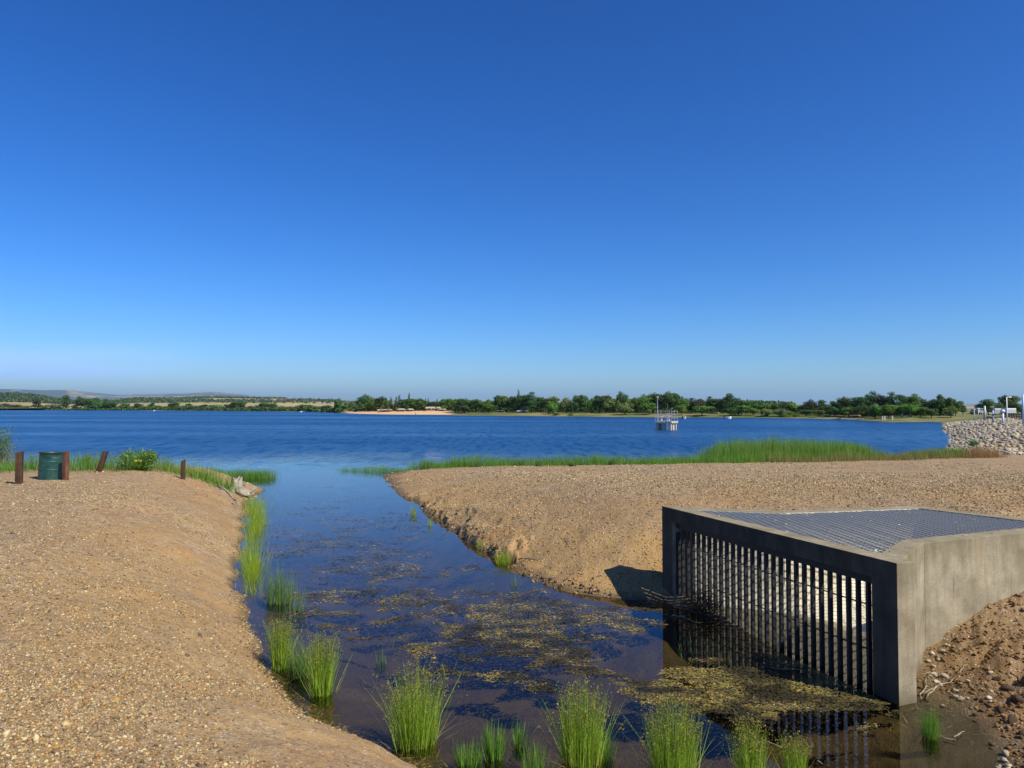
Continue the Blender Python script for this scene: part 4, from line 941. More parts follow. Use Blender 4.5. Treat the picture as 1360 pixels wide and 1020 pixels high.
b = MB(); b.tube([(rD*1.03*math.cos(t), rD*1.03*math.sin(t), HD) for t in np.linspace(0, 6.2832, 40)], .012, 6, False); b.build('rim', M['steel'], dr, 0, True)
# little yellow board in the bush
x, y = G(185, 613, 1.5); b = MB(); b.box((0, 0, .0), (.2, .012, .06)); b.box((0, .02, -.1), (.03, .02, .2)); o = b.build('marker_board', M['yellow']); y = G(186, 631, .95)[1]-.38; o.location = (xat(185, y), y, zat(612, y)); tag(o, 'small faded yellow marker board showing in the leafy bush', 'marker')

# ------------------------------------------------------------------ trees
def crown_mesh(kind, seed, n=1500):
    r_ = np.random.default_rng(seed); L = []
    # unit tree: height 1, crown half-width .5 (scaled in x,y afterwards)
    if kind == 'round':
        L = [(0, 0, .62, .40, .30)] + [(r_.uniform(-.32, .32), r_.uniform(-.32, .32), r_.uniform(.34, .86), r_.uniform(.14, .24), r_.uniform(.09, .15)) for _ in range(20)]
    elif kind == 'spire':
        L = [(r_.normal(0, .05), r_.normal(0, .05), z, .46*(1-z)**.75+.03, .07) for z in np.linspace(.12, .98, 22)]
    elif kind == 'pads':
        for _ in range(24):
            z = r_.uniform(.22, .95); a = r_.uniform(0, 6.28); d = r_.uniform(.05, .36)*(1.2-z*.6); L.append((d*math.cos(a), d*math.sin(a), z, r_.uniform(.18, .29), r_.uniform(.06, .12)))
        L.append((0, 0, .93, .16, .05))
    elif kind == 'willow':
        L = [(0, 0, .5, .36, .38)] + [(r_.uniform(-.36, .36), r_.uniform(-.3, .3), r_.uniform(.15, .8), r_.uniform(.12, .2), r_.uniform(.12, .2)) for _ in range(18)]
    elif kind == 'shrub':
        L = [(r_.uniform(-.36, .36), r_.uniform(-.3, .3), r_.uniform(.15, .7), r_.uniform(.16, .26), r_.uniform(.16, .3)) for _ in range(12)]
    elif kind == 'thin':
        L = [(r_.uniform(-.3, .3), r_.uniform(-.3, .3), r_.uniform(.2, .95), r_.uniform(.12, .2), r_.uniform(.08, .13)) for _ in range(16)]
    wt = np.array([l[3]**2*l[4]**.5+.002 for l in L]); pk = r_.choice(len(L), n, p=wt/wt.sum()); LL = np.array(L)[pk]
    d = r_.normal(size=(n, 3)); d /= np.linalg.norm(d, axis=1)[:, None]; rad_ = r_.uniform(.55, 1.05, n)[:, None]
    C = LL[:, :3]+d*rad_*LL[:, [3, 3, 4]]; C[:, 2] = np.clip(C[:, 2], .03, 1.02)
    nn_ = d + .45*r_.normal(size=(n, 3)) + np.array([0, 0, .15]); nn_ /= np.linalg.norm(nn_, axis=1)[:, None]; a = np.cross(nn_, r_.normal(size=(n, 3))); a /= np.linalg.norm(a, axis=1)[:, None]; b_ = np.cross(nn_, a)
    s = r_.uniform(.018, .042, n)[:, None]*(.75 if kind in ('spire', 'pads') else 1); V = np.stack([C-a*s, C-b_*s*.8, C+a*s, C+b_*s*.8], 1).reshape(-1, 3)
    me = npmesh('crown', V, np.arange(4*n).reshape(n, 4)); lt = r_.uniform(0, 1, len(L))[pk]
    vattr(me, 'tone', np.repeat(np.clip(.55*lt+.45*r_.uniform(0, 1, n), 0, 1), 4)); return me, L
def trunk_mesh(L, kind, seed):
    r_ = random.Random(seed); b = MB(); top = .9 if kind in ('spire', 'pads') else .6
    pts = [(0, 0, -.03), (r_.uniform(-.015, .015), 0, .2), (r_.uniform(-.03, .03), 0, top*.7), (0, 0, top)]; b.tube(pts, [.035, .026, .016, .006], 6)
    for l in L[1:9]: z0 = max(.15, l[2]-.22); b.tube([(0, 0, z0), (l[0]*.5, l[1]*.5, (z0+l[2])/2), (l[0], l[1], l[2])], [.014, .009, .004], 4)
    return b.mesh('trunk')
PROTO = {}
for kind, k in (('round', 4), ('spire', 2), ('pads', 4), ('willow', 3), ('shrub', 3), ('thin', 2)):
    for i in range(k):
        cm, L = crown_mesh(kind, 50*len(PROTO)+i, 3000 if kind != 'shrub' else 1100); tm = trunk_mesh(L, kind, i); tm.materials.append(M['bark']); PROTO[(kind, i)] = (cm, tm)
COPY = {}
def getcrown(kind, i, mat):
    key = (kind, i, mat)
    if key not in COPY: m = PROTO[(kind, i)][0].copy(); m.name = 'crown'; m.materials.append(M[mat]); COPY[key] = m
    return COPY[key]
SHV = [(-400, 544.4), (0, 544.6), (200, 545.2), (400, 546.5), (450, 548.4), (520, 550.5), (600, 551), (700, 552.6), (860, 554), (1000, 555), (1100, 556.5), (1165, 559.3), (1250, 560.5), (1400, 560)]
def shore_y(u): v = np.interp(u, [p[0] for p in SHV], [p[1] for p in SHV]); return G(u, v)[1]
ORD = ['first', 'second', 'third', 'fourth', 'fifth', 'sixth', 'seventh', 'eighth', 'ninth', 'tenth', 'eleventh', 'twelfth', 'thirteenth', 'fourteenth', 'fifteenth', 'sixteenth', 'seventeenth', 'eighteenth', 'nineteenth', 'twentieth', 'twenty first', 'twenty second', 'twenty third', 'twenty fourth', 'twenty fifth', 'twenty sixth', 'twenty seventh', 'twenty eighth', 'twenty ninth', 'thirtieth'] + ['thirty %s' % s for s in ('first', 'second', 'third', 'fourth', 'fifth', 'sixth', 'seventh', 'eighth', 'ninth')]
KN = {'round': ('broadleaf_tree', 'tree'), 'spire': ('conifer_tree', 'tree'), 'pads': ('pine_tree', 'tree'), 'willow': ('willow_tree', 'tree'), 'shrub': ('shrub', 'shrub'), 'thin': ('sparse_tree', 'tree')}
KD = {'round': 'rounded tree from left', 'spire': 'pointed conifer from left', 'pads': 'open crowned pine from left', 'willow': 'pale willow from left', 'shrub': 'low shrub from left', 'thin': 'sparse tree from left'}
def region(u):
    if u < 250: return 'on the far shore left of the hills'
    if u < 462: return 'on the far shore before the beach'
    if u < 602: return 'behind the sandy beach'
    if u < 725: return 'between the beach and the white shed'
    if u < 868: return 'between the white shed and the intake tower'
    if u < 1050: return 'just right of the intake tower'
    if u < 1285: return 'on the right shore before the dam'
    return 'beyond the dam at the right edge'
T = []   # u, top v, half width px, kind, material, behind-the-shore metres
def t(u, vt, w, kind='round', mat='crown_mid', back=None): 
    if kind == 'pads' and (780 < u < 915 or len(T) % 3 == 0): kind = 'round'
    T.append((u, vt, w*1.06, kind, mat, back if back is not None else 12))
D, Mi, Pa, Gy = 'crown_dark', 'crown_mid', 'crown_pale', 'crown_grey'
for a in ((3, 534.5, 6, 'shrub', D), (12, 535, 7, 'shrub', Gy), (24, 536, 7, 'shrub', Gy), (37, 537.5, 6, 'shrub', Mi), (50, 529.5, 6, 'thin', Gy), (60, 537.5, 5, 'shrub', Mi), (71, 534.5, 6, 'shrub', Gy), (80, 536, 6, 'shrub', D),
          (89, 525.5, 6.5, 'pads', D), (98, 536, 5, 'shrub', Mi), (108, 527, 6.5, 'round', D), (116, 530, 5, 'round', D), (127, 528, 6.5, 'round', D), (134, 534, 5, 'round', Mi), (141, 530.5, 4.5, 'pads', D), (149, 534, 7, 'round', D), (160, 537, 6, 'shrub', D), (167, 535.5, 5, 'round', Mi),
          (176, 538, 5, 'shrub', Mi), (184, 536, 5, 'round', D), (193, 539, 5, 'shrub', D), (202, 535.5, 4, 'thin', D), (211, 538, 5, 'shrub', Gy), (222, 538.5, 5, 'shrub', D), (232, 534.5, 6, 'round', D), (242, 538, 6, 'shrub', D), (252, 536, 4, 'thin', D),
          (263, 538.5, 4, 'shrub', D), (272, 537, 5, 'round', Gy), (283, 539, 4, 'shrub', Mi), (293, 538, 4.5, 'shrub', Mi), (303, 537, 4, 'round', D), (312, 533.5, 6, 'round', D), (321, 533.5, 6, 'round', D), (331, 538, 5, 'shrub', D), (341, 537, 5, 'shrub', D), (350, 535, 7, 'round', D), (361, 535.5, 7, 'round', D), (372, 538, 6, 'shrub', Mi), (384, 538.5, 5, 'shrub', Mi), (394, 537.5, 6, 'shrub', D),
          (404, 537, 7, 'round', Mi), (414, 538, 6, 'round', D), (424, 538.5, 6, 'shrub', D), (434, 538, 6, 'round', D), (442, 539, 4, 'shrub', Gy), (449, 529.5, 5, 'round', D), (457, 538, 5, 'round', Mi)): t(*a, back=14)
for a in ((466, 540, 6, 'shrub', Mi), (475, 538.5, 7, 'round', D), (486, 525, 11, 'round', D), (494, 527, 9, 'willow', Mi), (506, 526.5, 7, 'round', D), (514, 531, 6, 'round', Mi), (519, 528.5, 3.5, 'spire', D), (526, 528, 3.5, 'spire', D), (531, 526, 4, 'spire', D), (537, 530, 7, 'round', D), (543.5, 523, 3, 'spire', D), (549, 530, 7, 'round', Mi), (556, 529, 7, 'round', D), (563, 532, 6, 'round', Mi), (565.5, 530, 2, 'spire', D), (569, 529.5, 2.5, 'spire', D), (575, 533, 6, 'round', D), (580.5, 530, 2.5, 'spire', D), (587, 531.5, 7, 'round', D), (596, 530, 8, 'round', Mi)): t(*a, back=34)
for a in ((605, 530, 7, 'round', Mi), (614, 529, 7, 'round', D), (623, 531, 7, 'round', Mi), (632, 530, 7, 'round', D), (641, 533, 7, 'round', Mi), (648, 531, 6, 'round', Mi), (656, 532.5, 6, 'round', D), (664, 525, 8, 'round', D), (673, 527, 8, 'round', Mi), (681, 527, 7, 'round', D), (688, 519, 3.2, 'spire', D), (697, 524, 8, 'round', D), (706, 522.5, 8, 'pads', D), (718, 528, 6.5, 'round', D), (733, 526.5, 9, 'round', Mi), (752, 526.5, 8.5, 'willow', Pa), (771, 524.5, 10, 'round', D),
          (786, 529, 7, 'round', Mi), (796, 526, 7, 'pads', D), (806, 525, 8, 'pads', D), (815, 528, 13, 'willow', Pa), (826, 521, 7, 'pads', D), (836, 529, 10, 'willow', Pa), (845, 528, 8, 'pads', Mi), (856, 525, 9, 'round', Mi), (867, 522, 9, 'round', D), (878, 523, 8, 'pads', D), (886, 521, 9, 'round', D), (897, 523, 8, 'pads', D), (908, 529, 7, 'round', Mi), (918, 530, 8, 'pads', Gy), (928, 529.5, 8, 'pads', Gy), (942, 528, 6, 'pads', D), (952, 530, 8, 'round', D), (960, 529, 7, 'round', D), (969, 523.5, 7.5, 'pads', D), (979, 530, 7, 'pads', D), (990, 532, 8, 'pads', D), (1002, 537, 7, 'pads', D), (1012, 538, 8, 'round', D), (1020, 535.5, 6, 'pads', Mi), (1030, 536.5, 7, 'round', D), (1041, 535, 6, 'pads', Gy), (1051, 535, 8, 'round', Mi)): t(*a, back=16)
for a in ((650, 537, 8, 'round', Mi), (617, 538, 7, 'round', D), (735, 533, 7, 'willow', Mi), (830, 535, 9, 'willow', Pa), (862, 536, 8, 'round', Mi), (905, 537, 7, 'round', Mi), (932, 539, 11, 'round', Mi), (972, 540, 9, 'willow', D), (985, 538, 9, 'round', Mi), (1000, 542, 8, 'round', Mi), (1018, 543, 9, 'willow', Pa), (1036, 543, 9, 'willow', Pa), (1053, 545, 8, 'shrub', Mi)): t(*a, back=7)
for a in ((738, 548, 6, 'shrub', D), (757, 548, 5, 'shrub', Mi), (924, 550.5, 5, 'shrub', D)): t(*a, back=3)
for a in ((1066, 538, 7, 'round', D), (1076, 531.5, 8, 'pads', Gy), (1091, 531.5, 8, 'pads', D), (1104, 538, 7, 'round', D), (1113, 533, 8, 'pads', D), (1122, 527, 8, 'round', D), (1133, 529.5, 8, 'pads', D), (1143, 528, 8, 'pads', D), (1152, 525, 8, 'pads', D), (1160, 522, 8, 'pads', D), (1172, 524.5, 9, 'pads', Gy), (1184, 523, 9, 'pads', D), (1196, 526, 8, 'pads', D), (1208, 526, 10, 'round', D), (1215, 525, 8, 'pads', Mi), (1227, 531, 8, 'pads', D), (1237, 531, 7, 'pads', Gy), (1248, 524.5, 6, 'pads', D), (1247, 531, 9, 'round', D), (1258, 528, 9, 'round', D), (1268, 533, 8, 'round', D), (1278, 538, 5, 'round', D)): t(*a, back=15)
for a in ((1070, 544, 8, 'round', D), (1088, 545, 7, 'round', Mi), (1108, 541, 8, 'round', D), (1127, 540, 8, 'round', Mi), (1145, 538, 9, 'round', D), (1162, 536, 9, 'willow', Mi), (1180, 537, 9, 'round', Mi), (1206, 536, 9, 'round', Mi), (1222, 541, 8, 'round', Mi), (1236, 543, 7, 'round', D), (1262, 540, 8, 'round', Mi)): t(*a, back=8)
for a in ((1293, 545, 5, 'round', D), (1303, 536, 7, 'pads', D), (1312, 531, 10.5, 'pads', D), (1327, 537, 6, 'pads', D), (1338, 525, 11, 'round', D), (1351, 537, 8, 'round', D), (1365, 540, 7, 'round', D)): t(*a, back=60)
for a in ((1290, 548, 5, 'shrub', D), (1300, 541, 7, 'round', D), (1322, 542, 7, 'round', D), (1331, 540, 7, 'round', D), (1345, 533, 8, 'round', D), (1356, 541, 8, 'round', D), (1368, 536, 9, 'round', D)): t(*a, back=60)
T.sort(key=lambda a: a[0]); cntr = {}
for i, (u, vt, w, kind, mat, back) in enumerate(T):
    y = shore_y(u)+back+random.uniform(-1.5, 1.5) if u < 1285 else 190 + random.uniform(-15, 20)
    x = xat(u, y); zb = hz(x, y) if math.hypot(x, y) < 740 else 1.2
    H = zat(vt, y)-zb; hw = w*y/F; reg = region(u); key = (kind, reg); cntr[key] = cntr.get(key, 0)+1
    root = empty(KN[kind][0], (x, y, zb), random.uniform(0, 6.28)); tag(root, '%s %s %s' % (ORD[cntr[key]-1], KD[kind], reg), KN[kind][1], 'trees and shrubs on the far shore')
    ni = {'round': 4, 'spire': 2, 'pads': 4, 'willow': 3, 'shrub': 3, 'thin': 2}[kind]; pi_ = (i*7+3) % ni
    c = link('crown', getcrown(kind, pi_, mat), None, root); sw = {'pads': 2.2, 'thin': 2.1, 'spire': 2.0}.get(kind, 2.0)
    tr = link('trunk', PROTO[(kind, pi_)][1], None, root); root.scale = (hw*sw*1.2, hw*sw*1.2, H*1.07)

# low continuous brush at the back of the far shore
def brush(us, n, h0, h1, back0, back1, mat, label, name='undergrowth', leaf=.35):
    u = rng.uniform(us[0], us[1], n); sy = np.array([shore_y(q) for q in u]); y = sy+rng.uniform(back0, back1, n); x = (u-680)/F*y
    zz = height(x, y); hh = rng.uniform(0, 1, n)*(h0+(h1-h0)*fbm(x*.06, y*.06, 31, 4)); me_ = flecks(name, np.stack([x, y, zz+hh], -1), rng.uniform(.6, 1.5, n)*leaf, M[mat]); return tag(me_, label, 'undergrowth', kind='stuff')
brush((-30, 455), 15000, .3, 4.0, 4, 22, 'crown_dark', 'dark scrub line along the left far shore', leaf=.8)
brush((600, 1052), 22000, 1.0, 5.5, 22, 32, 'crown_dark', 'dark undergrowth behind the shore trees', leaf=.4)
brush((462, 602), 12000, 1.0, 5., 42, 52, 'crown_dark', 'dark undergrowth behind the beach trees', leaf=.5)
brush((1050, 1266), 17000, .8, 4.2, 19, 28, 'crown_dark', 'dark undergrowth behind the right shore trees', leaf=.35)
# woods on the hills
N = 5200; u = rng.uniform(-30, 470, N); rr2 = rng.uniform(1900, 3700, N); keep = []
x = (u-680)/F*rr2*.0; a = np.arctan((u-680)/F); x = rr2*np.sin(a); y = rr2*np.cos(a)
nz = fbm(x*.0035, y*.0035, 12, 4) + .16*(u < 90); k = nz > rng.uniform(.40, .60, N); x, y = x[k], y[k]
C = []; S_ = []
for xi, yi in zip(x, y):
    z0 = hillz(xi, yi); h = random.uniform(4, 8)
    for _ in range(5): C.append((xi+random.gauss(0, 3.5), yi+random.gauss(0, 3.5), z0+random.uniform(.2, 1)*h)); S_.append(random.uniform(4, 7))
tag(flecks('hill_woodland', np.array(C), np.array(S_), M['crown_dark'], elong=1.1), 'dark scattered woodland covering the distant hills', 'woodland', kind='stuff')

# ------------------------------------------------------------------ intake tower in the lake
cx, cy = G(885, 571); tw = empty('intake_tower', (cx, cy, 0)); tw.rotation_euler = (0, 0, R(-33)); tag(tw, 'small square concrete intake tower with railed deck standing in the lake', 'tower')
s = 1.02; dz = 1.0
for sx, sy in ((-1, -1), (1, -1), (1, 1), (-1, 1)):
    b = MB(); b.box((sx*(s-.16), sy*(s-.16), .1), (.32, .32, 1.5)); b.build('pier', M['pale_concrete'], tw, .02)
for (px_, py_, lx, ly) in ((-s+.12, .0, .16, .7), (s-.12, 0, .16, .6), (0, -s+.12, .55, .16)):
    b = MB(); b.box((px_, py_, .1), (lx, ly, 1.48)); b.build('wall_panel', M['pale_concrete'], tw)
b = MB(); b.box((0, 0, dz), (2.3, 2.3, .26)); b.build('deck', M['pale_concrete'], tw, .02)
for zz in (.55, 1.0, 1.4):
    b = MB(); e = 1.1; b.tube([(-e, -e, dz+zz), (e, -e, dz+zz), (e, e, dz+zz), (-e, e, dz+zz), (-e, -e, dz+zz)], .025, 5, False); b.build('rail', M['greyp'], tw)
for px_, py_ in [(-1.1, -1.1), (-.4, -1.1), (.35, -1.1), (1.1, -1.1), (1.1, 0), (1.1, 1.1), (0, 1.1), (-1.1, 1.1), (-1.1, 0)]:
    b = MB(); b.tube([(px_, py_, dz+.1), (px_, py_, dz+1.55)], .032, 6); b.build('rail_post', M['greyp'], tw)
for px_, py_, hh in ((-.45, -.45, .75), (.1, .1, .6), (.5, -.35, .8)):
    b = MB(); b.lathe([(.001, 0), (.13, 0), (.13, .12), (.06, .16), (.05, hh), (.10, hh+.02), (.10, hh+.12), (.001, hh+.14)], (px_, py_, dz+.13), 14); b.build('gate_actuator', M['greyp'], tw, 0, True)
    b = MB(); b.tube([(px_+.2*math.cos(t_), py_+.2*math.sin(t_), dz+.13+hh*.8) for t_ in np.linspace(0, 6.283, 16)], .018, 5, False); b.tube([(px_-.2, py_, dz+.13+hh*.8), (px_+.2, py_, dz+.13+hh*.8)], .012, 4); b.build('handwheel', M['white'], tw)
b = MB(); b.tube([(-.95, -.6, dz+.1), (-.95, -.6, 4.05)], [.06, .045], 8); b.build('lamp_post', M['greyp'], tw)
b = MB(); b.lathe([(.001, .0), (.10, .0), (.13, .2), (.22, .24), (.20, .32), (.001, .36)], (-.95, -.6, 3.95), 12); b.build('lamp_head', M['cream'], tw)
b = MB(); b.tube([(.25, -.1, dz+.1), (.25, -.1, 3.35)], .018, 5); b.build('aerial', M['greyp'], tw)
b = MB()
for sx in (-.22, .22): b.tube([(.75+sx, -1.16, -.3), (.75+sx, -1.16, 1.3)], .02, 5)
for k in range(7): b.tube([(.53, -1.16, -.1+k*.2), (.97, -1.16, -.1+k*.2)], .014, 4)
b.build('ladder', M['greyp'], tw)

# ------------------------------------------------------------------ buildings and small things on the far shore
def shelter(u, v0, v1, wpx, back, label, roof='cream', wall='tanwall', closed=False, name='shelter', cat='shelter', dep=5.):
    y = shore_y(u)+back; x = xat(u, y); zb = hz(x, y); H = zat(v0, y)-zb; W = wpx*y/F; root = empty(name, (x, y, zb), -math.atan2(x, y)+random.uniform(-.2, .2)); tag(root, label, cat)
    rh = H*.28; b = MB(); e = .5
    b.add([(-W/2-e, -dep/2-e, H-rh), (W/2+e, -dep/2-e, H-rh), (W/2+e, dep/2+e, H-rh), (-W/2-e, dep/2+e, H-rh), (-W/2, 0, H), (W/2, 0, H), (-W/2-e, -dep/2-e, H-rh-.18), (W/2+e, -dep/2-e, H-rh-.18), (W/2+e, dep/2+e, H-rh-.18), (-W/2-e, dep/2+e, H-rh-.18)],
          [(0, 1, 5, 4), (2, 3, 4, 5), (1, 2, 5), (3, 0, 4), (0, 6, 7, 1), (1, 7, 8, 2), (2, 8, 9, 3), (3, 9, 6, 0), (9, 8, 7, 6)]); b.build('roof', M[roof], root)
    if closed:
        b = MB(); b.box((0, 0, (H-rh-.2)/2), (W, dep, H-rh-.2)); b.build('wall', M[wall], root)
        b = MB(); b.box((W*.22, -dep/2-.03, 1.0), (.9, .05, 2.)); b.build('door', M['darkwall'], root)
        for k in (-.3, -.05): b = MB(); b.box((W*k, -dep/2-.03, (H-rh)*.6), (.8, .05, .6)); b.build('window', M['glass'], root)
    else:
        n = max(2, int(W/2.6)+1)
        for k in range(n):
            for sy in (-1, 1): b = MB(); b.box((-W/2+W*k/(n-1), sy*dep/2, (H-rh-.2)/2), (.2, .2, H-rh-.2)); b.build('post', M[wall], root)
        b = MB(); b.box((0, .3, .72), (1.8, .7, .08)); b.box((-.7, .3, .34), (.1, .5, .68)); b.box((.7, .3, .34), (.1, .5, .68)); b.box((0, -.35, .42), (1.8, .25, .06)); b.build('picnic_table', M['darkwall'], root)
    return root
shelter(575.5, 540.2, 546, 18, 30, 'long cream roofed pavilion behind the beach', closed=True, name='pavilion', cat='pavilion')
shelter(588, 542.5, 546, 5, 30, 'small pale hut right of the long pavilion', closed=True, name='hut', cat='hut', dep=3)
shelter(505, 543.4, 547, 5, 23, 'small pale kiosk left of the red snack bar', 'cream', 'cream', True, 'kiosk', 'kiosk', 2)
shelter(514, 543.2, 547, 11, 24, 'red walled snack bar with brown roof behind the beach', 'tanwall', 'redc', True, 'snack_bar', 'snack bar', 4)
shelter(533, 542.5, 546.5, 7, 27, 'open shelter with pale roof right of the snack bar', 'cream')
shelter(472, 543, 547, 3.5, 25, 'tiny lifeguard hut at the left end of the beach', 'cream', 'cream', True, 'lifeguard_hut', 'hut', 2)
shelter(545, 542.5, 547, 4, 26, 'narrow shelter near the centre of the beach', 'cream')
shelter(664, 545.3, 549.5, 9, 20, 'picnic shelter with pale grey roof left of the white shed', 'greyp', 'darkwall')
shelter(694, 544.5, 549.6, 10, 16, 'white shed with dark doorway below the pointed conifer', 'white', 'white', True, 'shed', 'shed', 4)
shelter(678, 546.5, 549.5, 6, 22, 'low dark roofed shelter beside the white shed', 'darkwall', 'darkwall')
shelter(861, 548.2, 551.5, 13, 24, 'long low cream building left of the intake tower', 'cream', 'tanwall', True, 'low_building', 'building', 5)
shelter(947, 548, 551.5, 9, 20, 'cream roofed picnic shelter right of the intake tower', 'cream', 'darkwall')
shelter(1136, 550.6, 554.5, 6, 14, 'small tan hut under the trees on the right shore', 'tanwall', 'tanwall', True, 'hut', 'hut', 3)
shelter(1262, 549, 555.5, 3, 16, 'small pale hut under the last big tree before the dam', 'white', 'tanwall', True, 'hut', 'hut', 2)
def boat(u, v, wpx, label):
    x, y = G(u, v); L = wpx*y/F; root = empty('boat', (x, y, 0), random.uniform(-.2, .2)); tag(root, label, 'boat', 'small boats near the far shore')
    pts = []; b = MB(); n = 9
    for i in range(n):
        t_ = i/(n-1); hw = .55*math.sin(math.pi*min(t_*1.0+.12, 1))**.6 if t_ < 1 else .05; zx = (t_-.5)*L; sh = .42+.18*t_*t_
        pts += [(zx, -hw, sh), (zx, -hw*.6, -.08), (zx, hw*.6, -.08), (zx, hw, sh)]
    fs = []
    for i in range(n-1):
        for k in range(3): fs.append((i*4+k, (i+1)*4+k, (i+1)*4+k+1, i*4+k+1))
    fs += [(0, 1, 2, 3), ((n-1)*4+3, (n-1)*4+2, (n-1)*4+1, (n-1)*4)]; b.add(pts, fs); b.build('hull', M['white'], root)
    b = MB(); b.box((-L*.15, 0, .36), (.3, .9, .05)); b.box((L*.15, 0, .36), (.3, .9, .05)); b.build('thwart', M['darkwall'], root)
    b = MB(); b.box((-L*.5-.1, 0, .45), (.22, .22, .5)); b.box((-L*.5-.12, 0, .1), (.08, .06, .7)); b.build('outboard_motor', M['tyre'], root)
boat(909, 556.2, 4, 'tiny white boat right of the intake tower')
boat(967, 556, 9, 'longer low white boat near the far shore right of the tower')
boat(399, 547.3, 5, 'white speck of a boat left of the beach')
boat(204, 546, 4, 'tiny boat far out below the golden field')
y = shore_y(1131)-1.5; x = xat(1131, y); b = MB(); dk = empty('dock', (x, y, 0), -.35); tag(dk, 'pale low floating dock on the right shore', 'dock')
b.box((0, 0, .28), (4.6, 1.6, .14)); b.build('deck', M['pale_concrete'], dk)
for k in (-2.1, 0, 2.1): b = MB(); b.tube([(k, .7, -1), (k, .7, .8)], .07, 6); b.build('pile', M['post'], dk)
for i, (u, v) in enumerate(((1171, 559.5), (1174, 559.5), (1184, 559.8), (1197, 559), (1209, 559))):
    y = G(u, v)[1]+1.5; x = xat(u, y); b = MB(); b.box((0, 0, .35), (.3, .3, .9)); b.box((0, 0, .83), (.36, .36, .08)); o = b.build('bollard', M['pale_concrete']); o.location = (x, y, hz(x, y)); tag(o, 'pale stone bollard on the grassy point, %s from the left' % ORD[i], 'bollard', 'bollards on the right shore point')
# bathers on the beach (a few pixels each)
M['skin'] = M.get('skin') or simple('skin', (.45, .27, .18), .6)
def person(u, v, z, label, k):
    x, y = G(u, v, z); root = empty('person', (x, y, hz(x, y)), random.uniform(0, 6)); tag(root, label, 'person', 'people on the far beach')
    b = MB()
    J = dict(p=(0, 0, .95), c=(0, 0, 1.38)); 
    b.tube([(.09, 0, .92), (.11, .02, .5), (.12, 0, .08)], [.09, .06, .04], 7); b.tube([(-.09, 0, .92), (-.12, .05, .5), (-.15, .08, .08)], [.09, .06, .04], 7)
    b.tube([(0, 0, .85), (0, 0, 1.1), (0, 0, 1.35), (0, 0, 1.45)], [.15, .125, .17, .07], 9); b.tube([(0, 0, 1.4), (0, 0, 1.5), (0, 0, 1.54), (0, 0, 1.64), (0, 0, 1.72)], [.055, .055, .085, .095, .04], 9)
    for sx in (-1, 1): b.tube([(sx*.15, 0, 1.38), (sx*.25, .02, 1.1), (sx*.25, -.1, .85)], [.05, .04, .03], 6)
    me = b.mesh('body', 0, True); o = link('body', me, M['skin'], root)
    rm = o.modifiers.new('remesh', 'REMESH'); rm.mode = 'VOXEL'; rm.voxel_size = .03
    b = MB(); b.lathe([(.12, 0), (.17, .03), (.175, .15), (.165, .27), (.12, .29)], (0, 0, .72), 12); b.build('shorts', M[k], root)
for i, (u, k, l) in enumerate(((478, 'blue', 'bather in blue shorts at the left end of the beach'), (503, 'redc', 'bather in red shorts standing left on the beach'), (527, 'darkwall', 'bather in dark shorts at the water edge mid beach'), (552, 'blue', 'bather in blue shorts right of mid beach'), (573, 'redc', 'bather in red shorts below the pavilion'), (584, 'white', 'bather in white shorts at the right end of the beach'))):
    person(u, 549.6 - (i % 3)*.6, .35, l, k)

# ------------------------------------------------------------------ dam crest: road, fence, poles, parked vehicles
CR = [(41.5, 53), (47, 62.5), (55, 76), (66, 96), (84, 128)]
def off_line(pts, d):
    out = []
    for i, p in enumerate(pts):
        a = np.array(pts[max(i-1, 0)]); c = np.array(pts[min(i+1, len(pts)-1)]); e = (c-a)/np.hypot(*(c-a)); out.append((p[0]+e[1]*d, p[1]-e[0]*d))
    return out
l0 = off_line(CR, 1.2); l1 = off_line(CR, 7.0); n = len(CR); V = [(p[0], p[1], hz(*p)+.14) for p in l0]+[(p[0], p[1], hz(*p)+.14) for p in l1]
V2 = [(p[0], p[1], p[2]-.5) for p in V]
b = MB(); b.add(V+V2, [(i, i+1, n+i+1, n+i) for i in range(n-1)]+[(i, 2*n+i, 2*n+i+1, i+1) for i in range(n-1)]+[(n+i, n+i+1, 3*n+i+1, 3*n+i) for i in range(n-1)]); tag(b.build('road', M['asphalt']), kind='structure')
fe = empty('guard_rail', (CR[0][0], CR[0][1], 0)); tag(fe, 'dark post and rail barrier along the dam road', 'barrier')
L_ = np.hypot(*(np.array(CR)[1:]-np.array(CR)[:-1]).T); cs = np.concatenate([[0], np.cumsum(L_)]); C_ = np.array(off_line(CR, .9)); hp = []
for s_ in np.arange(0, cs[-1], 2.2):
    x = np.interp(s_, cs, C_[:, 0]); y = np.interp(s_, cs, C_[:, 1]); z = hz(x, y); hp.append((x, y, z))
for p in hp:
    b = MB(); b.box((p[0]-CR[0][0], p[1]-CR[0][1], p[2]+.35), (.14, .14, .9)); b.build('post', M['darkwall'], fe)
for hh in (.45, .72):
    b = MB(); b.tube([(p[0]-CR[0][0], p[1]-CR[0][1], p[2]+hh) for p in hp], .05, 5); b.build('rail', M['darkwall'], fe)
def pole(u, vt, y, label, arm=True, r=.07, mat='greyp', head=True, name='lamp_pole', cat='lamp post', vb=None):
    x = xat(u, y); zb = hz(x, y); H = zat(vt, y)-zb; root = empty(name, (x, y, zb)); tag(root, label, cat, 'poles along the dam road'); b = MB(); b.tube([(0, 0, -.1), (0, 0, H)], [r, r*.7], 8); b.build('pole', M[mat], root, 0, True)
    if arm: b = MB(); b.tube([(0, 0, H-.05), (.12, 0, H+.03), (.28, 0, H)], .035, 6); b.build('arm', M[mat], root); 
    if head: b = MB(); b.box((.3 if arm else 0, 0, H+.0), (.3, .2, .1)); b.build('lamp_head', M['white'], root, .02)
    return root
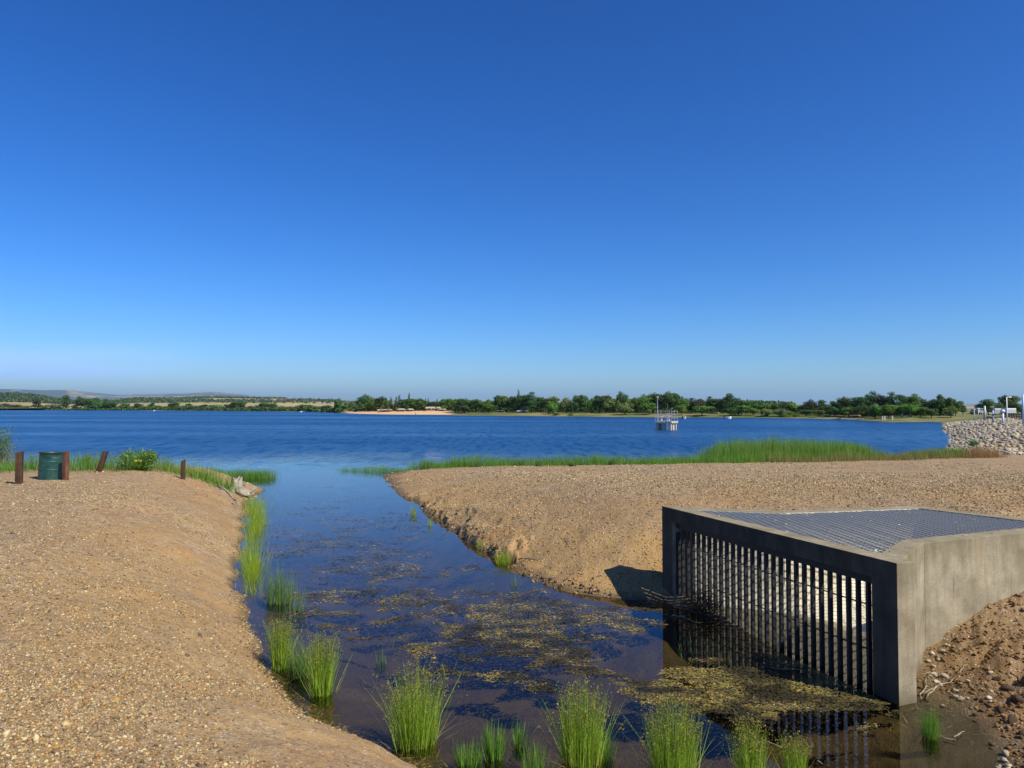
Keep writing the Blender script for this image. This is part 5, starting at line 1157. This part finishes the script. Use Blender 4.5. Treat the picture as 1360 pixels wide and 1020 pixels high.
pole(1293, 543.5, 108, 'shortest pale lamp post, furthest along the dam road', False)
pole(1298.5, 542.5, 98, 'thin pale lamp post, second furthest along the dam', False)
pole(1307, 539, 86, 'thick grey square post in front of the spreading pine', False, .16, 'greyp', False, 'road_post', 'post')
pole(1318, 545, 76, 'grey post carrying a wide crossbar sign', False, .11, 'greyp', False, 'road_post', 'post')
y = 75.8; b = MB(); x = xat(1318, y); b.box((x, y, zat(548.5, y)), (.95, .08, .14)); o = b.build('crossbar_sign', M['greyp']); tag(o, 'wide flat grey crossbar fixed to the post by the dam road', 'sign')
pole(1331, 547, 70, 'short thick white post with round cap beside the railing', False, .12, 'white', False, 'road_post', 'post')
y = 70; x = xat(1331, y); b = MB(); b.lathe([(.001, -.1), (.17, -.08), (.2, .05), (.14, .17), (.001, .2)], (x, y, zat(546.5, y)), 14); tag(b.build('post_cap', M['white'], None, 0, True), 'round white cap on the short thick post', 'cap')
pole(1336.5, 527.5, 72, 'tallest thin white lamp post with short arm, against the dark tree', True, .06, 'white')
pole(1358.5, 524, 64, 'thick bluish white mast at the right edge of the picture', False, .13, 'paleblue', False, 'mast', 'mast')
def van(u, v, y, L, label, mat, h=1.9, rz=.0, name='parked_van', cat='van'):
    x = xat(u, y); zb = hz(x, y)+.14; root = empty(name, (x, y, zb), rz); tag(root, label, cat, 'vehicles parked behind the dam')
    b = MB(); hh = h; prof = [(-L/2, .35), (L/2, .35), (L/2, .95), (L/2-.35, 1.05), (L/2-.95, hh), (-L/2+.1, hh), (-L/2, hh-.2)]
    n = len(prof); w = .92; b.add([(p[0], -w, p[1]) for p in prof]+[(p[0], w, p[1]) for p in prof], [tuple(range(n)), tuple(range(n, 2*n))[::-1]]+[(i, n+i, n+(i+1) % n, (i+1) % n) for i in range(n)]); b.build('body', M[mat], root, .05)
    for wx in (-L*.3, L*.3):
        for sy in (-.88, .88):
            b = MB(); b.tube([(wx, sy-.1, .33), (wx, sy+.1, .33)], .33, 18); o = b.build('wheel', M['tyre'], root); b = MB(); b.tube([(wx, sy-.11, .33), (wx, sy+.11, .33)], .18, 12); b.build('rim', M['greyp'], o)
    for sy in (-1, 1): b = MB(); b.box((-L*.05, sy*.925, hh*.78), (L*.62, .02, hh*.2)); b.build('side_window', M['glass'], root)
    b = MB(); b.box((L/2-.66, 0, 1.42), (.05, 1.5, .5), Matrix.Rotation(-.55, 3, 'Y')); b.build('windscreen', M['glass'], root)
    return root
van(1338, 553, 158, 4.2, 'white car seen end on below the tall thin lamp post', 'white', 1.45, 1.25, 'parked_car', 'car')
van(1325, 553, 165, 4.2, 'white car partly behind the short thick post', 'white', 1.4, 1.1, 'parked_car', 'car')
van(1299, 553, 175, 4.2, 'grey car furthest left beyond the dam rail', 'greyp', 1.4, .6, 'parked_car', 'car')

# ------------------------------------------------------------------ light and air
SUN_EL = R(47); SAZ = Vector((.78, -.62)).normalized()
sd = Vector((SAZ.x*math.cos(SUN_EL), SAZ.y*math.cos(SUN_EL), math.sin(SUN_EL)))
sl = bpy.data.lights.new('sun', 'SUN'); sl.energy = 5.0; sl.angle = R(.53); sl.color = (1, .925, .74)
so = bpy.data.objects.new('sun', sl); COL.objects.link(so); so.rotation_euler = (-sd).to_track_quat('-Z', 'Y').to_euler(); so.location = (20, -20, 30)
w = bpy.data.worlds.new('World'); scene.world = w; w.use_nodes = True; nt = w.node_tree; nt.nodes.clear()
class WN(NT):
    def __init__(s, tree): s.t = tree
wn = WN(nt); out = wn.n('ShaderNodeOutputWorld'); bg = wn.n('ShaderNodeBackground')
sky = wn.n('ShaderNodeTexSky', sky_type='NISHITA', sun_disc=False); sky.sun_elevation = SUN_EL; sky.sun_rotation = math.atan2(SAZ.x, SAZ.y)
sky.altitude = 200; sky.air_density = 1.0; sky.dust_density = .35; sky.ozone_density = 4.0
hs = wn.n('ShaderNodeHueSaturation'); hs.inputs['Saturation'].default_value = 1.25; hs.inputs['Value'].default_value = 1.0
nt.links.new(sky.outputs[0], hs.inputs['Color'])
# thin cloud wisps low on the left
tc = wn.n('ShaderNodeTexCoord').outputs['Generated']; sp_ = wn.n('ShaderNodeSeparateXYZ'); nt.links.new(tc, sp_.inputs[0])
az_ = wn.math('DIVIDE', sp_.outputs[0], wn.math('MAXIMUM', sp_.outputs[1], .05)); el_ = wn.math('DIVIDE', sp_.outputs[2], wn.math('MAXIMUM', sp_.outputs[1], .05))
cb_ = wn.n('ShaderNodeCombineXYZ'); nt.links.new(wn.math('MULTIPLY', az_, 3.2), cb_.inputs[0]); nt.links.new(wn.math('MULTIPLY', el_, 34), cb_.inputs[1])
cn = wn.noise(1.0, cb_.outputs[0], 6, .55)
def wmr(v, a, b_, c, d):
    m = wn.n('ShaderNodeMapRange', interpolation_type='SMOOTHSTEP')
    for i, q in enumerate((a, b_, c, d)): m.inputs[i+1].default_value = q
    nt.links.new(v, m.inputs[0]); return m.outputs[0]
cm_ = wn.math('MULTIPLY', wmr(cn, .30, .52, 0, 1), wn.math('MULTIPLY', wmr(az_, -.64, -.40, 1, 0), wn.math('MULTIPLY', wmr(el_, .03, .05, 0, 1), wmr(el_, .065, .095, 1, 0))))
cl = wn.mix(wn.math('MULTIPLY', cm_, .75), hs.outputs[0], (6.2, 7.6, 9.3))
sm_ = wn.n('ShaderNodeVectorMath', operation='SCALE'); nt.links.new(cl, sm_.inputs[0]); sm_.inputs['Scale'].default_value = .1
gm_ = wn.n('ShaderNodeVectorMath', operation='POWER'); nt.links.new(sm_.outputs[0], gm_.inputs[0]); gm_.inputs[1].default_value = (1.40, 1.24, 1.24)
gn_ = wn.n('ShaderNodeVectorMath', operation='MULTIPLY'); nt.links.new(gm_.outputs[0], gn_.inputs[0]); gn_.inputs[1].default_value = (10.2, 11.9, 16.6)
nt.links.new(gn_.outputs[0], bg.inputs[0]); bg.inputs[1].default_value = .076; nt.links.new(bg.outputs[0], out.inputs[0])
# haze
hb = MB(); hb.box((0, 12000, 300), (64000, 50000, 610)); o = hb.build('haze', None)
t_ = NT('haze_air'); pv = t_.n('ShaderNodeVolumePrincipled'); pv.inputs['Color'].default_value = (.50, .76, 1, 1); pv.inputs['Density'].default_value = .000048; pv.inputs['Anisotropy'].default_value = .2
t_.l(pv.outputs[0], t_.out.inputs['Volume']); o.data.materials.append(t_.m); tag(o, kind='stuff')
if o.data.materials[0] is None: o.data.materials.pop(index=0)

scene.view_settings.view_transform = 'Standard'; scene.view_settings.look = 'None'; scene.view_settings.gamma = 1; scene.view_settings.exposure = .42
scene.cycles.max_bounces = 8; scene.cycles.transparent_max_bounces = 24; scene.cycles.volume_bounces = 0
scene.cycles.use_denoising = True
